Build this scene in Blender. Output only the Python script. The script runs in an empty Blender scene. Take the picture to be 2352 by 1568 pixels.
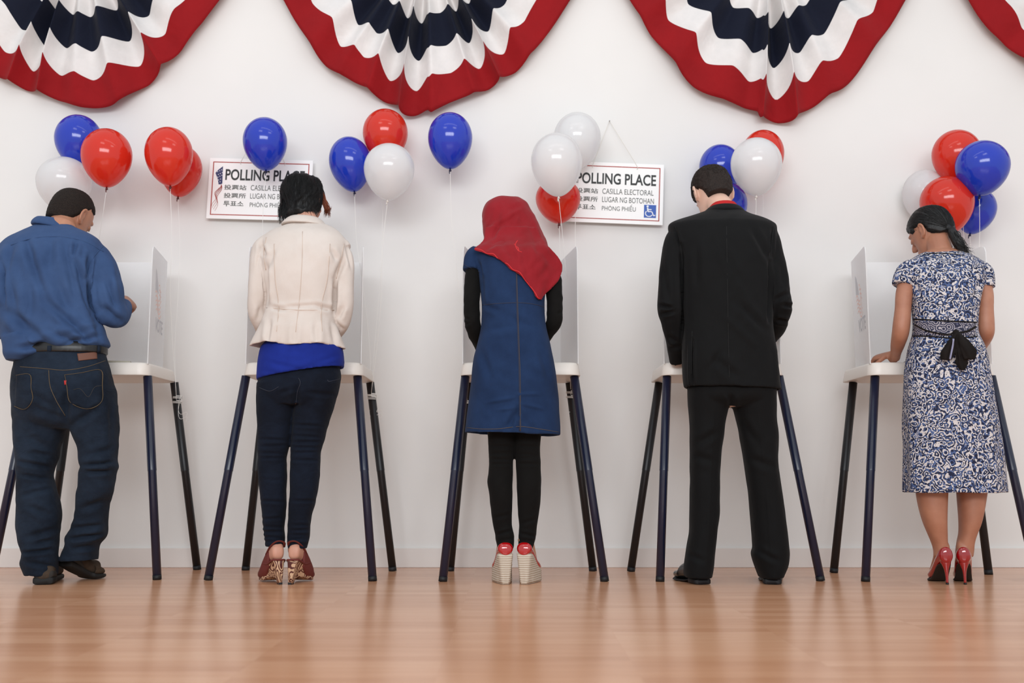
import bpy, bmesh, math, random
import numpy as np
from mathutils import Vector, Matrix
from mathutils.bvhtree import BVHTree
random.seed(7); rng = np.random.default_rng(7)
SC = bpy.context.scene; COL = SC.collection
# ------------------------------------------------------------------ camera, light, exposure
F = 2350.0; CH = 0.456; TILT = math.radians(7.3); CT, ST = math.cos(TILT), math.sin(TILT)
cd = bpy.data.cameras.new('camera'); cam = bpy.data.objects.new('camera', cd); COL.objects.link(cam)
cam.location = (0, 0, CH); cam.rotation_euler = (math.pi/2 + TILT, 0, 0)
cd.sensor_width = 36; cd.lens = F/2352*36; cd.clip_start = .05
cd.dof.use_dof = True; cd.dof.focus_distance = 4.25; cd.dof.aperture_fstop = 2.2
SC.camera = cam
SC.view_settings.view_transform = 'Standard'; SC.view_settings.look = 'None'
SC.view_settings.gamma = 1; SC.view_settings.use_curve_mapping = False
SC.view_settings.exposure = -0.08
w = bpy.data.worlds.new('world'); SC.world = w; w.use_nodes = True
w.node_tree.nodes['Background'].inputs[0].default_value = (.92, .965, 1.0, 1)
w.node_tree.nodes['Background'].inputs[1].default_value = 0.9
def area(name, loc, target, sx, sy, power, col):
    l = bpy.data.lights.new(name, 'AREA'); l.shape = 'RECTANGLE'; l.size = sx; l.size_y = sy
    l.energy = power; l.color = col
    o = bpy.data.objects.new(name, l); COL.objects.link(o); o.location = loc
    o.rotation_euler = (Vector(target)-Vector(loc)).to_track_quat('-Z', 'Y').to_euler()
area('ceiling_lamp', (-1.9, 1.3, 4.3), (-.6, 5.0, 1.2), 1.2, .5, 6, (1, .985, .96))
area('ceiling_lamp', (1.5, 1.3, 4.3), (.5, 5.0, 1.2), 1.2, .5, 7, (1, .985, .96))
area('ceiling_lamp', (0, 2.6, 4.4), (0, 3.6, 0), 3.4, .3, 6, (1, .985, .96))

area('front_fill', (-.2, -3.2, 3.0), (0, 5.0, .5), 6.0, 1.5, 300, (.93, .965, 1.0))  # unseen fill behind the camera, added to brighten the lower wall
# ------------------------------------------------------------------ helpers
def ray(px, py):
    u = (px-1176)/F; v = (784-py)/F
    return np.array([u, CT - v*ST, ST + v*CT])
def at(px, py, Y):
    d = ray(px, py); return np.array([d[0]*Y/d[1], Y, CH + d[2]*Y/d[1]])
def floor_at(px, py):
    d = ray(px, py); k = -CH/d[2]; return np.array([d[0]*k, d[1]*k, 0.0])
def pix(P):
    P = np.asarray(P); x = P[..., 0]; y = P[..., 1]; z = P[..., 2]-CH
    dep = y*CT + z*ST; up = -y*ST + z*CT
    return np.stack([1176 + F*x/dep, 784 - F*up/dep], -1)
def nodes(name):
    m = bpy.data.materials.new(name); m.use_nodes = True
    return m, m.node_tree, m.node_tree.nodes['Principled BSDF']
def lin(c):
    return tuple(((v/255)/12.92 if v/255 <= .04045 else ((v/255+.055)/1.055)**2.4) for v in c) + (1,)
def N(nt, t, **kw):
    n = nt.nodes.new(t)
    for k, v in kw.items():
        if k in n.inputs: n.inputs[k].default_value = v
        else: setattr(n, k, v)
    return n
def coords(nt, scale=(1, 1, 1)):
    tc = N(nt, 'ShaderNodeTexCoord'); mp = N(nt, 'ShaderNodeMapping'); mp.inputs['Scale'].default_value = scale
    nt.links.new(tc.outputs['Object'], mp.inputs['Vector']); return mp.outputs['Vector']
def plain(name, rgb, rough=.5, metal=0, coat=0, spec=.5):
    m, nt, b = nodes(name); b.inputs['Base Color'].default_value = lin(rgb)
    b.inputs['Roughness'].default_value = rough; b.inputs['Metallic'].default_value = metal
    b.inputs['Coat Weight'].default_value = coat; b.inputs['Coat Roughness'].default_value = .05
    b.inputs['Specular IOR Level'].default_value = spec
    return m
def ramp(nt, stops, interp='LINEAR'):
    r = N(nt, 'ShaderNodeValToRGB'); cr = r.color_ramp; cr.interpolation = interp
    while len(cr.elements) < len(stops): cr.elements.new(.5)
    for e, (p, c) in zip(cr.elements, stops): e.position = p; e.color = c
    return r
def fabric(name, rgb, rgb2=None, scale=9, weave=900, bump=.25, rough=.9, sheen=.0, spec=.15, fold=0.0, foldscale=(7, 7, 3)):
    m, nt, b = nodes(name); v = coords(nt)
    n1 = N(nt, 'ShaderNodeTexNoise', Scale=scale, Detail=6.0, Roughness=.65)
    nt.links.new(v, n1.inputs['Vector'])
    c1 = lin(rgb); c2 = lin(rgb2) if rgb2 else c1
    r = ramp(nt, [(.35, c1), (.68, c2)]); nt.links.new(n1.outputs['Fac'], r.inputs['Fac'])
    nt.links.new(r.outputs['Color'], b.inputs['Base Color'])
    n2 = N(nt, 'ShaderNodeTexNoise', Scale=weave, Detail=2.0); nt.links.new(v, n2.inputs['Vector'])
    bp = N(nt, 'ShaderNodeBump', Strength=bump, Distance=.002)
    nt.links.new(n2.outputs['Fac'], bp.inputs['Height'])
    out = bp
    if fold > 0:
        v2 = coords(nt, foldscale)
        n3 = N(nt, 'ShaderNodeTexNoise', Scale=1.6, Detail=3.0, Distortion=1.2); nt.links.new(v2, n3.inputs['Vector'])
        b2 = N(nt, 'ShaderNodeBump', Strength=fold, Distance=.02)
        nt.links.new(n3.outputs['Fac'], b2.inputs['Height']); nt.links.new(bp.outputs['Normal'], b2.inputs['Normal']); out = b2
    nt.links.new(out.outputs['Normal'], b.inputs['Normal'])
    b.inputs['Roughness'].default_value = rough; b.inputs['Specular IOR Level'].default_value = spec
    b.inputs['Sheen Weight'].default_value = sheen*.25; b.inputs['Specular IOR Level'].default_value = min(spec, .15)
    return m

ORG = {}
def empty(name, loc, label, cat, group=None):
    o = bpy.data.objects.new(name, None); COL.objects.link(o); o.location = tuple(float(c) for c in loc)
    o.empty_display_size = .1
    ORG[o.name] = np.array(loc, float); tag(o, label, cat, group); return o
def tag(o, label=None, cat=None, group=None, kind=None):
    if label: o['label'] = label
    if cat: o['category'] = cat
    if group: o['group'] = group
    if kind: o['kind'] = kind
def mk(name, verts, faces, mat, parent=None, smooth=True, midx=None, label=None):
    verts = np.asarray(verts, float)
    org = ORG[parent.name] if parent is not None else np.zeros(3)
    me = bpy.data.meshes.new(name); me.from_pydata((verts-org).tolist(), [], [list(map(int, f)) for f in faces])
    mats = mat if isinstance(mat, list) else [mat]
    for m in mats: me.materials.append(m)
    if midx is not None: me.polygons.foreach_set('material_index', np.asarray(midx, dtype=np.int32))
    bm = bmesh.new(); bm.from_mesh(me); bmesh.ops.recalc_face_normals(bm, faces=bm.faces); bm.to_mesh(me); bm.free()
    me.polygons.foreach_set('use_smooth', [smooth]*len(me.polygons)); me.update()
    o = bpy.data.objects.new(name, me); COL.objects.link(o)
    if parent is not None: o.parent = parent
    ORG[o.name] = org
    if label: o['label'] = label
    return o
def join(parts):
    V = []; Fc = []; k = 0
    for v, f in parts:
        V.append(np.asarray(v, float)); Fc += [[i+k for i in q] for q in f]; k += len(v)
    return np.concatenate(V), Fc
def catmull(P, m):
    P = np.asarray(P, float); n = len(P)
    if n == 2:
        t = np.linspace(0, 1, m+1)[:, None]; return P[0]*(1-t)+P[1]*t
    Q = np.vstack([2*P[0]-P[1], P, 2*P[-1]-P[-2]]); out = []
    for i in range(n-1):
        p0, p1, p2, p3 = Q[i:i+4]
        for k in range(m):
            t = k/m
            # monotone-ish tension
            out.append(.5*((2*p1)+(-p0+p2)*t+(2*p0-5*p1+4*p2-p3)*t*t+(-p0+3*p1-3*p2+p3)*t**3))
    out.append(P[-1]); return np.array(out)
def loft(rings, cap=True):
    n = len(rings[0]); V = np.concatenate(rings); Fc = []
    for i in range(len(rings)-1):
        a = i*n; b = a+n
        for k in range(n):
            k2 = (k+1) % n; Fc.append([a+k, a+k2, b+k2, b+k])
    if cap:
        Fc.append(list(range(n))[::-1]); Fc.append(list(range((len(rings)-1)*n, len(rings)*n)))
    return V, Fc
def tube(P, R, n=14, cap=True, flat=1.0, up=None):
    P = np.asarray(P, float); m = len(P); R = np.broadcast_to(np.asarray(R, float), (m,))
    T = np.gradient(P, axis=0); T /= np.linalg.norm(T, axis=1)[:, None]+1e-12
    u = np.array(up if up is not None else ([0, 1, 0] if abs(T[0][1]) < .9 else [1, 0, 0]), float)
    rings = []; a = np.linspace(0, 2*np.pi, n, endpoint=False)
    for i in range(m):
        u = u - T[i]*u.dot(T[i]); u /= np.linalg.norm(u)+1e-12; s = np.cross(T[i], u)
        rings.append(P[i] + R[i]*(np.cos(a)[:, None]*s + flat*np.sin(a)[:, None]*u))
    return loft(rings, cap)
def box(x0, x1, y0, y1, z0, z1):
    V = [(x, y, z) for z in (z0, z1) for y in (y0, y1) for x in (x0, x1)]
    return np.array(V, float), [[0, 1, 3, 2], [4, 6, 7, 5], [0, 4, 5, 1], [2, 3, 7, 6], [0, 2, 6, 4], [1, 5, 7, 3]]
def ellipsoid(c, r, n=16, R=None):
    rings = []
    for t in np.linspace(.02, np.pi-.02, n):
        a = np.linspace(0, 2*np.pi, n*2, endpoint=False)
        p = np.stack([np.sin(t)*np.cos(a)*r[0], np.sin(t)*np.sin(a)*r[1], np.full_like(a, np.cos(t)*r[2])], -1)
        if R is not None: p = p @ np.array(R).T
        rings.append(p+np.array(c))
    return loft(rings)
def superring(cx, cy, z, a, b, n=2.3, seg=56, tilt=0, ytilt=0):
    t = np.linspace(0, 2*np.pi, seg, endpoint=False); c, s = np.cos(t), np.sin(t)
    x = a*np.sign(c)*np.abs(c)**(2/n); y = b*np.sign(s)*np.abs(s)**(2/n)
    return np.stack([cx+x, cy+y, z+tilt*x+ytilt*y], -1)
def LR(rows, shrink=1.0, hem=False, hemh=.14, m=6, n=2.3, mod=None, seg=56):
    """rows: (py, xleft, xright, Ycentre, halfdepth[, tilt, ytilt, n]) -> horizontal-ring solid"""
    R = [list(r)+[0, 0, n][len(r)-5:] for r in rows]
    R = catmull(R, m); rings = []
    for i, (py, xl, xr, yc, hd, ti, yt, nn) in enumerate(R):
        P = at((xl+xr)/2, py, yc); a = (at(xr, py, yc)[0]-at(xl, py, yc)[0])/2
        rg = superring(P[0], yc, P[2], max(a*shrink, .002), max(hd*shrink, .002), max(nn, 1.8), seg, ti, yt)
        if mod: rg = mod(rg, i/(len(R)-1), P)
        rings.append(rg)
    if hem:
        last = rings[-1]; c = last.mean(0); q = last.copy()
        v = q-c; L = np.linalg.norm(v[:, :2], axis=1)[:, None]; q[:, :2] -= v[:, :2]/L*.011
        q2 = q.copy(); q2[:, 2] += hemh; q2[:, :2] = c[:2]+(q2[:, :2]-c[:2])*.86
        rings += [q, q2]
    return loft(rings)
def AR(path, shrink=1.0, m=8, n=18, flat=1.0):
    """limb through (px, py, Y, radius_px)"""
    P = [list(at(p[0], p[1], p[2]))+[p[3]*p[2]/F] for p in path]
    P = catmull(P, m); return tube(P[:, :3], np.maximum(P[:, 3]*shrink, .003), n, flat=flat)
def remesh(parts, vox=.005, it=3, fac=.5):
    V, Fc = join(parts)
    me = bpy.data.meshes.new('tmp'); me.from_pydata(V.tolist(), [], [list(map(int, f)) for f in Fc])
    bm = bmesh.new(); bm.from_mesh(me)
    bmesh.ops.recalc_face_normals(bm, faces=bm.faces); bm.to_mesh(me); bm.free()
    o = bpy.data.objects.new('tmp', me); COL.objects.link(o)
    md = o.modifiers.new('r', 'REMESH'); md.mode = 'VOXEL'; md.voxel_size = vox
    if it:
        s = o.modifiers.new('s', 'SMOOTH'); s.factor = fac; s.iterations = it
    dg = bpy.context.evaluated_depsgraph_get(); e = o.evaluated_get(dg); m2 = e.to_mesh()
    v = np.empty(len(m2.vertices)*3); m2.vertices.foreach_get('co', v); v = v.reshape(-1, 3)
    f = [list(p.vertices) for p in m2.polygons]
    e.to_mesh_clear(); bpy.data.objects.remove(o); bpy.data.meshes.remove(me)
    return v, f
def vnormals(v, f):
    fa = np.array([q[:4] if len(q) >= 4 else q+[q[-1]] for q in f])
    d1 = v[fa[:, 2]]-v[fa[:, 0]]; d2 = v[fa[:, 3]]-v[fa[:, 1]]; fn = np.cross(d1, d2)
    n = np.zeros_like(v)
    for k in range(4): np.add.at(n, fa[:, k], fn)
    n /= np.linalg.norm(n, axis=1)[:, None]+1e-12
    return n
def seglines(P, a, b):
    a = np.array(a, float); b = np.array(b, float); d = b-a; L = d.dot(d)+1e-9
    t = ((P-a)@d)/L; tc = np.clip(t, 0, 1); q = a+tc[:, None]*d
    return np.linalg.norm(P-q, axis=1), tc, t
def crease(v, f, lines, depth=1.0):
    """press soft folds into the cloth: (x0,y0,x1,y1,width_px,depth_mm) ; negative depth = ridge"""
    n = vnormals(v, f); p = pix(v); back = np.clip(-n[:, 1]*1.6+.15, 0, 1); disp = np.zeros(len(v))
    for ln in lines:
        x0, y0, x1, y1, wd, dp = ln
        d, tc, t = seglines(p, (x0, y0), (x1, y1))
        tap = np.clip(np.minimum(tc, 1-tc)*3.2+.15, 0, 1)
        disp += -dp*.001*np.exp(-(d/wd)**2)*tap
        if dp > 0: disp += dp*.0005*np.exp(-((d-wd*1.9)/(wd*1.1))**2)*tap
    return v + n*(disp*back*depth)[:, None]
def wob(v, f, amp, fr=(20, 20, 9), seed=0, twist=0):
    n = vnormals(v, f); r = np.random.default_rng(seed); s = np.zeros(len(v))
    for k in range(5):
        w_ = np.array(fr)*(1+.5*k)*r.uniform(.6, 1.4, 3)*r.choice([-1, 1], 3)
        ph = r.uniform(0, 6.28); s += np.sin(v@w_+ph+1.3*np.sin(v@(w_[::-1]*.6)+ph*2))/(1+.4*k)
    return v+n*(s*amp)[:, None]
def bvh(v, f): return BVHTree.FromPolygons([tuple(x) for x in v], f)
def hit(bv, px, py, off=.0015):
    d = Vector(ray(px, py)).normalized()
    h, nn, i, dist = bv.ray_cast(Vector((0, 0, CH)), d)
    if h is None: return None, None
    if nn.dot(d) > 0: nn = -nn
    return np.array(h)+np.array(nn)*off, np.array(nn)
def strip(bv, pts, width, thick=.0015, off=.0008, sub=8):
    """flat band lying on a surface, through photo points"""
    Q = catmull(np.array(pts, float), sub); H = [hit(bv, x, y, off) for x, y in Q]
    H = [h for h in H if h[0] is not None]
    if len(H) < 2: return None
    P = np.array([h[0] for h in H]); Nn = np.array([h[1] for h in H])
    if len(P) > 4:
        for _ in range(2): P[1:-1] = (P[:-2]+2*P[1:-1]+P[2:])/4; Nn[1:-1] = (Nn[:-2]+2*Nn[1:-1]+Nn[2:])/4
    T = np.gradient(P, axis=0); T /= np.linalg.norm(T, axis=1)[:, None]+1e-9
    S = np.cross(T, Nn); S /= np.linalg.norm(S, axis=1)[:, None]+1e-9
    rings = [np.array([P[i]-S[i]*width/2-Nn[i]*.003, P[i]-S[i]*width/2+Nn[i]*thick, P[i]+S[i]*width/2+Nn[i]*thick, P[i]+S[i]*width/2-Nn[i]*.003]) for i in range(len(P))]
    return loft(rings)
def patch(bv, tl, tr, br, bl, bottom=None, off=.002, nu=16, nv=16):
    """raised cloth patch on a surface; bottom = extra photo point the lower edge runs through"""
    tl, tr, br, bl = [np.array(q, float) for q in (tl, tr, br, bl)]; V = []; ok = True
    for j in range(nv+1):
        for i in range(nu+1):
            u, t = i/nu, j/nv
            lo = bl*(1-u)+br*u
            if bottom is not None: lo = lo + (np.array(bottom)-(bl+br)/2)*(1-abs(2*u-1))
            q = (tl*(1-u)+tr*u)*(1-t)+lo*t
            h, nn = hit(bv, q[0], q[1], off if 0 < i < nu and 0 < j < nv else off*.6)
            if h is None: h = V[-1] if V else np.zeros(3)
            V.append(h)
    Fc = [[j*(nu+1)+i, j*(nu+1)+i+1, (j+1)*(nu+1)+i+1, (j+1)*(nu+1)+i] for j in range(nv) for i in range(nu)]
    V = np.array(V); k = len(V); V2 = V+np.array([0, .006, 0])
    edge = [i for i in range(nu+1)]+[(j)*(nu+1)+nu for j in range(1, nv+1)]+[nv*(nu+1)+i for i in range(nu-1, -1, -1)]+[j*(nu+1) for j in range(nv-1, 0, -1)]
    Fc += [[q[0]+k, q[3]+k, q[2]+k, q[1]+k] for q in Fc]
    for a in range(len(edge)):
        e0, e1 = edge[a], edge[(a+1) % len(edge)]; Fc.append([e0, e1, e1+k, e0+k])
    return np.vstack([V, V2]), Fc
def put(name, vf, mat, parent, **kw):
    if vf is None: return None
    return mk(name, vf[0], vf[1], mat, parent, **kw)
# ------------------------------------------------------------------ the room
WY = floor_at(1176, 1303)[1]
def mat_floor():
    m, nt, b = nodes('laminate'); v = coords(nt)
    br = N(nt, 'ShaderNodeTexBrick', Scale=1.0); br.offset = .37; br.offset_frequency = 1
    br.inputs['Brick Width'].default_value = .46; br.inputs['Row Height'].default_value = .066
    br.inputs['Mortar Size'].default_value = .0007; br.inputs['Mortar Smooth'].default_value = .1
    br.inputs['Color1'].default_value = (0, 0, 0, 1); br.inputs['Color2'].default_value = (1, 1, 1, 1)
    br.inputs['Mortar'].default_value = (.25, .25, .25, 1)
    nt.links.new(v, br.inputs['Vector'])
    v2 = coords(nt, (1.1, 42, 1)); n1 = N(nt, 'ShaderNodeTexNoise', Scale=1.5, Detail=6.0, Roughness=.7); nt.links.new(v2, n1.inputs['Vector'])
    v3 = coords(nt, (6, 240, 1)); n2 = N(nt, 'ShaderNodeTexNoise', Scale=1.0, Detail=4.0); nt.links.new(v3, n2.inputs['Vector'])
    m1 = N(nt, 'ShaderNodeMath', operation='MULTIPLY'); nt.links.new(br.outputs['Color'], m1.inputs[0]); m1.inputs[1].default_value = .24
    m2 = N(nt, 'ShaderNodeMath', operation='MULTIPLY_ADD'); nt.links.new(n1.outputs['Fac'], m2.inputs[0]); m2.inputs[1].default_value = .5; nt.links.new(m1.outputs[0], m2.inputs[2])
    m3 = N(nt, 'ShaderNodeMath', operation='MULTIPLY_ADD'); nt.links.new(n2.outputs['Fac'], m3.inputs[0]); m3.inputs[1].default_value = .34; nt.links.new(m2.outputs[0], m3.inputs[2])
    r = ramp(nt, [(.22, lin((186, 128, 92))), (.6, lin((212, 158, 122))), (.85, lin((226, 180, 146)))])
    nt.links.new(m3.outputs[0], r.inputs['Fac']); nt.links.new(r.outputs['Color'], b.inputs['Base Color'])
    b.inputs['Roughness'].default_value = .3; b.inputs['Specular IOR Level'].default_value = .85
    rr = N(nt, 'ShaderNodeMapRange'); rr.inputs['To Min'].default_value = .19; rr.inputs['To Max'].default_value = .27
    nt.links.new(n1.outputs['Fac'], rr.inputs['Value']); nt.links.new(rr.outputs[0], b.inputs['Roughness'])
    bp = N(nt, 'ShaderNodeBump', Strength=.12, Distance=.001); nt.links.new(n2.outputs['Fac'], bp.inputs['Height']); nt.links.new(bp.outputs['Normal'], b.inputs['Normal'])
    return m
def mat_wall():
    m, nt, b = nodes('painted_wall'); v = coords(nt)
    n = N(nt, 'ShaderNodeTexNoise', Scale=2.0, Detail=3.0); nt.links.new(v, n.inputs['Vector'])
    r = ramp(nt, [(.3, lin((229, 227, 224))), (.7, lin((233, 231, 228)))]); nt.links.new(n.outputs['Fac'], r.inputs['Fac'])
    nt.links.new(r.outputs['Color'], b.inputs['Base Color']); b.inputs['Roughness'].default_value = .75
    n2 = N(nt, 'ShaderNodeTexNoise', Scale=260.0, Detail=2.0); nt.links.new(v, n2.inputs['Vector'])
    bp = N(nt, 'ShaderNodeBump', Strength=.08, Distance=.001); nt.links.new(n2.outputs['Fac'], bp.inputs['Height']); nt.links.new(bp.outputs['Normal'], b.inputs['Normal'])
    return m
o = mk('floor', *box(-6, 6, -1.5, WY, -.05, 0), mat_floor(), smooth=False); tag(o, kind='structure')
o = mk('wall_back', *box(-6, 6, WY, WY+.12, -.05, 3.9), mat_wall(), smooth=False); tag(o, kind='structure')
BZ = at(1176, 1258, WY-.012)[2]
v, f = box(-6, 6, WY-.013, WY, 0, BZ)
o = mk('baseboard_back', v, f, plain('baseboard_paint', (226, 219, 214), .45), smooth=False); tag(o, kind='structure')
bv_ = o.modifiers.new('b', 'BEVEL'); bv_.width = .003; bv_.segments = 2

# ------------------------------------------------------------------ voting booths
M_TRAY = plain('booth_plastic', (234, 227, 219), .38)
M_LEG = plain('booth_leg_navy', (20, 27, 52), .3, spec=.6)
M_LEGK = plain('booth_leg_black', (20, 20, 24), .42)
M_CAP = plain('rubber_cap', (14, 14, 18), .6)
M_PANEL, nt, b = nodes('corrugated_panel')
b.inputs['Base Color'].default_value = lin((252, 252, 252)); b.inputs['Roughness'].default_value = .5
b.inputs['Transmission Weight'].default_value = 0.0
tr = N(nt, 'ShaderNodeBsdfTranslucent'); tr.inputs['Color'].default_value = (1, 1, 1, 1)
mx = N(nt, 'ShaderNodeMixShader'); mx.inputs[0].default_value = .5
nt.links.new(b.outputs[0], mx.inputs[1]); nt.links.new(tr.outputs[0], mx.inputs[2]); nt.links.new(mx.outputs[0], nt.nodes['Material Output'].inputs[0])
M_PGREY = plain('print_grey', (204, 204, 208), .6); M_PRED = plain('print_red', (242, 208, 198), .6); M_PTXT = plain('print_slate', (196, 197, 202), .6)
_txt = {}
def text2d(body, bold=0.0):
    k = (body, bold)
    if k in _txt: return _txt[k]
    c = bpy.data.curves.new('lettering', 'FONT'); c.body = body; c.size = 1; c.offset = bold; c.resolution_u = 4
    o = bpy.data.objects.new('lettering', c); COL.objects.link(o); dg = bpy.context.evaluated_depsgraph_get()
    e = o.evaluated_get(dg); me = e.to_mesh(); v = np.array([p.co[:2] for p in me.vertices]); f = [list(p.vertices) for p in me.polygons]
    e.to_mesh_clear(); bpy.data.objects.remove(o); bpy.data.curves.remove(c)
    v = (v-v.min(0))/(v.max(0)-v.min(0)); _txt[k] = (v, f); return _txt[k]
def flatmap(v2, fn): return np.array([fn(a, b_) for a, b_ in v2])
def rrect(x0, x1, y0, y1, z, r, seg=8):
    out = []
    for cx, cy, a0 in ((x1-r, y1-r, 0), (x0+r, y1-r, 90), (x0+r, y0+r, 180), (x1-r, y0+r, 270)):
        for k in range(seg+1):
            a = math.radians(a0+90*k/seg); out.append((cx+r*math.cos(a), cy+r*math.sin(a), z))
    return np.array(out)
YF, YB = 4.487, 4.90
ZT = at(1176, 831, YF)[2]; ZU = at(1176, 861, YF)[2]
BOOTH_TOP = ZT
def booth(xl, xr, legs, label, prints):
    """xl,xr: pixel x of the front rim corners; legs: FL, FR, RL, RR each (top px, foot px)"""
    X0 = at(xl, 846, YF)[0]; X1 = at(xr, 846, YF)[0]
    t = empty('voting_booth', ((X0+X1)/2, (YF+YB)/2, 0), label, 'voting booth', 'row of voting booths along the wall')
    rings = []
    for z, g, r in ((ZU+.002, -.03, .03), (ZU+.002, -.006, .045), (ZU, 0, .05), (ZU+.004, .001, .05), (ZT-.012, -.006, .05), (ZT-.004, -.009, .048), (ZT, -.016, .044), (ZT, -.05, .02)):
        rings.append(rrect(X0-g, X1+g, YF-g, YB+g, z, r))
    mk('tabletop', *loft(rings), M_TRAY, t)
    names = ('FL', 'FR', 'RL', 'RR')
    for nm, (a, b_) in zip(names, legs):
        Yt = YF+.045 if nm[0] == 'F' else YB-.05
        fo = floor_at(*b_); A_ = at(a[0], a[1], Yt); A_[2] = ZU-.001
        r1, r2 = .0192, .0182
        P = np.array([A_ + (fo-A_)*s for s in (0, .468, .47, .475, .999)]); P[-1][2] = .004
        v, f = tube(P, [r1, r1, r1*1.02, r2, r2], 20)
        lg = mk('leg', v, f, M_LEGK if nm[0] == 'R' else M_LEG, t)
        d = (fo-A_)/np.linalg.norm(fo-A_); cp = np.array([fo-d*.02, fo]); cp[1][2] = .0
        mk('foot_cap', *tube(cp, .0188, 20), M_CAP, lg)
    # privacy screen: back sheet and two side wings standing in the tray
    zb = ZT-.006; th = .004; xi0, xi1 = X0+.012, X1-.012; yb = YB-.03; yf = YF+.018
    zf = at(1176, 563, yf)[2]; zk = at(1176, 602, yb)[2]
    def ins(y, z): return (y-yf)/(yb-yf)*.058      # the wings close in towards the back
    q = [(xi0+ins(yb, zb), zb), (xi1-ins(yb, zb), zb), (xi1-ins(yb, zk), zk), (xi0+ins(yb, zk), zk)]
    mk('back_panel', *loft([np.array([(x, yy, z) for x, z in q]) for yy in (yb, yb+th)]), M_PANEL, t, smooth=False)
    for sgn, x in ((-1, xi0), (1, xi1)):
        c = [(yf, zb), (yf, zf-.03), (yf+.008, zf-.008), (yf+.025, zf), (yb-.004, zf), (yb-.0005, zf-.01), (yb-.0005, zb)]
        rg = [np.array([(x + s*th - sgn*ins(y, z), y, z) for y, z in c]) for s in (0, sgn)]
        p = mk('side_panel', *loft(rg), M_PANEL, t, smooth=False)
        if sgn in prints:
            xo = x+sgn*(th+.0006); y0, y1 = yf, yb
            H = zf-zb
            # u: 0..1 reads left to right from outside the booth
            def fn(u, vv, a=0): 
                yy = (y0+(y1-y0)*u) if sgn > 0 else (y1-(y1-y0)*u)
                return (xo-sgn*ins(yy, zb+H*vv), yy, zb+H*vv)
            v2, f2 = text2d('VOTE', .02)
            mk('vote_print', flatmap(v2, lambda a, c_: fn(.36+.48*a, .31+.12*c_)), f2, M_PTXT, p, smooth=False)
            # waving flag: dotted canton and stripes
            g = [(u, vv) for u, vv in ((.26, .84), (.34, .80), (.42, .73), (.47, .64), (.27, .66))]
            mk('flag_canton_print', flatmap(g, fn), [list(range(5))], M_PGREY, p, smooth=False)
            P2 = []
            for k in range(5):
                us = np.linspace(0, 1, 12); top = [(.27+.02*k+.34*u, .63-.036*k+.03*math.sin(6.5*u+.4)-.02*u) for u in us]
                low = [(a_, b2-.014) for a_, b2 in top]; vv = np.array(top+low); n_ = 12
                P2.append((flatmap(vv, fn), [[i, i+1, n_+i+1, n_+i] for i in range(n_-1)]))
            for k in range(3):
                us = np.linspace(0, 1, 10); top = [(.49+.02*k+.14*u, .72-.04*k+.02*math.sin(6*u)-.03*u) for u in us]
                low = [(a_, b2-.013) for a_, b2 in top]; vv = np.array(top+low)
                P2.append((flatmap(vv, fn), [[i, i+1, 10+i+1, 10+i] for i in range(9)]))
            mk('flag_stripes_print', *join(P2), M_PRED, p, smooth=False)
    return t
B = []
B.append(booth(60, 340, [((75, 866), (-22, 1331)), ((339, 866), (361, 1331)), ((165, 884), (108, 1309)), ((400, 884), (453, 1308))],
    'leftmost voting booth, used by the man in the blue shirt and jeans', (1,)))
B.append(booth(556, 833, [((565, 866), (478, 1332)), ((821, 866), (856, 1334)), ((611, 884), (564, 1309)), ((850, 884), (902, 1311))],
    'voting booth with black legs in front of the woman in the cream blazer', (1,)))
B.append(booth(1057, 1334, [((1069, 866), (1017, 1335)), ((1319, 866), (1389, 1335)), ((1075, 884), (1034, 1311)), ((1308, 884), (1362, 1311))],
    'middle voting booth, facing the woman in the red headscarf', ()))
B.append(booth(1522, 1802, [((1532, 866), (1516, 1335)), ((1789, 866), (1885, 1334)), ((1514, 884), (1449, 1312)), ((1742, 884), (1790, 1312))],
    'voting booth behind the man in the black suit', (-1,)))
B.append(booth(1998, 2290, [((2010, 866), (1988, 1335)), ((2277, 866), (2383, 1335)), ((1960, 884), (1915, 1315)), ((2216, 884), (2271, 1319))],
    'rightmost voting booth, used by the woman in the patterned dress', (-1,)))

M_PAPER = plain('paper', (214, 210, 200), .8)
def paper(cx, cy, w_, d_, lab, rot=0, thick=.004, mat=None):
    c, s = math.cos(rot), math.sin(rot); V, Fc = box(-w_/2, w_/2, -d_/2, d_/2, 0, thick)
    V = np.array([(cx+x*c-y*s, cy+x*s+y*c, BOOTH_TOP+.0008+z) for x, y, z in V])
    o = mk('ballot_paper', V, Fc, mat or M_PAPER, smooth=False); tag(o, lab, 'ballot')
p = at(262, 820, 4.56); paper(p[0]-.02, 4.62, .16, .24, 'paper ballot lying open on the leftmost booth beside the man in blue', .25, .007, plain('grey_paper', (172, 166, 150), .8))
p = at(2085, 826, 4.62); paper(p[0]+.05, 4.62, .15, .2, 'folded grey ballot on the rightmost booth by the woman in the patterned dress', -.2, .009, plain('grey_paper2', (176, 176, 178), .8))

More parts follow.
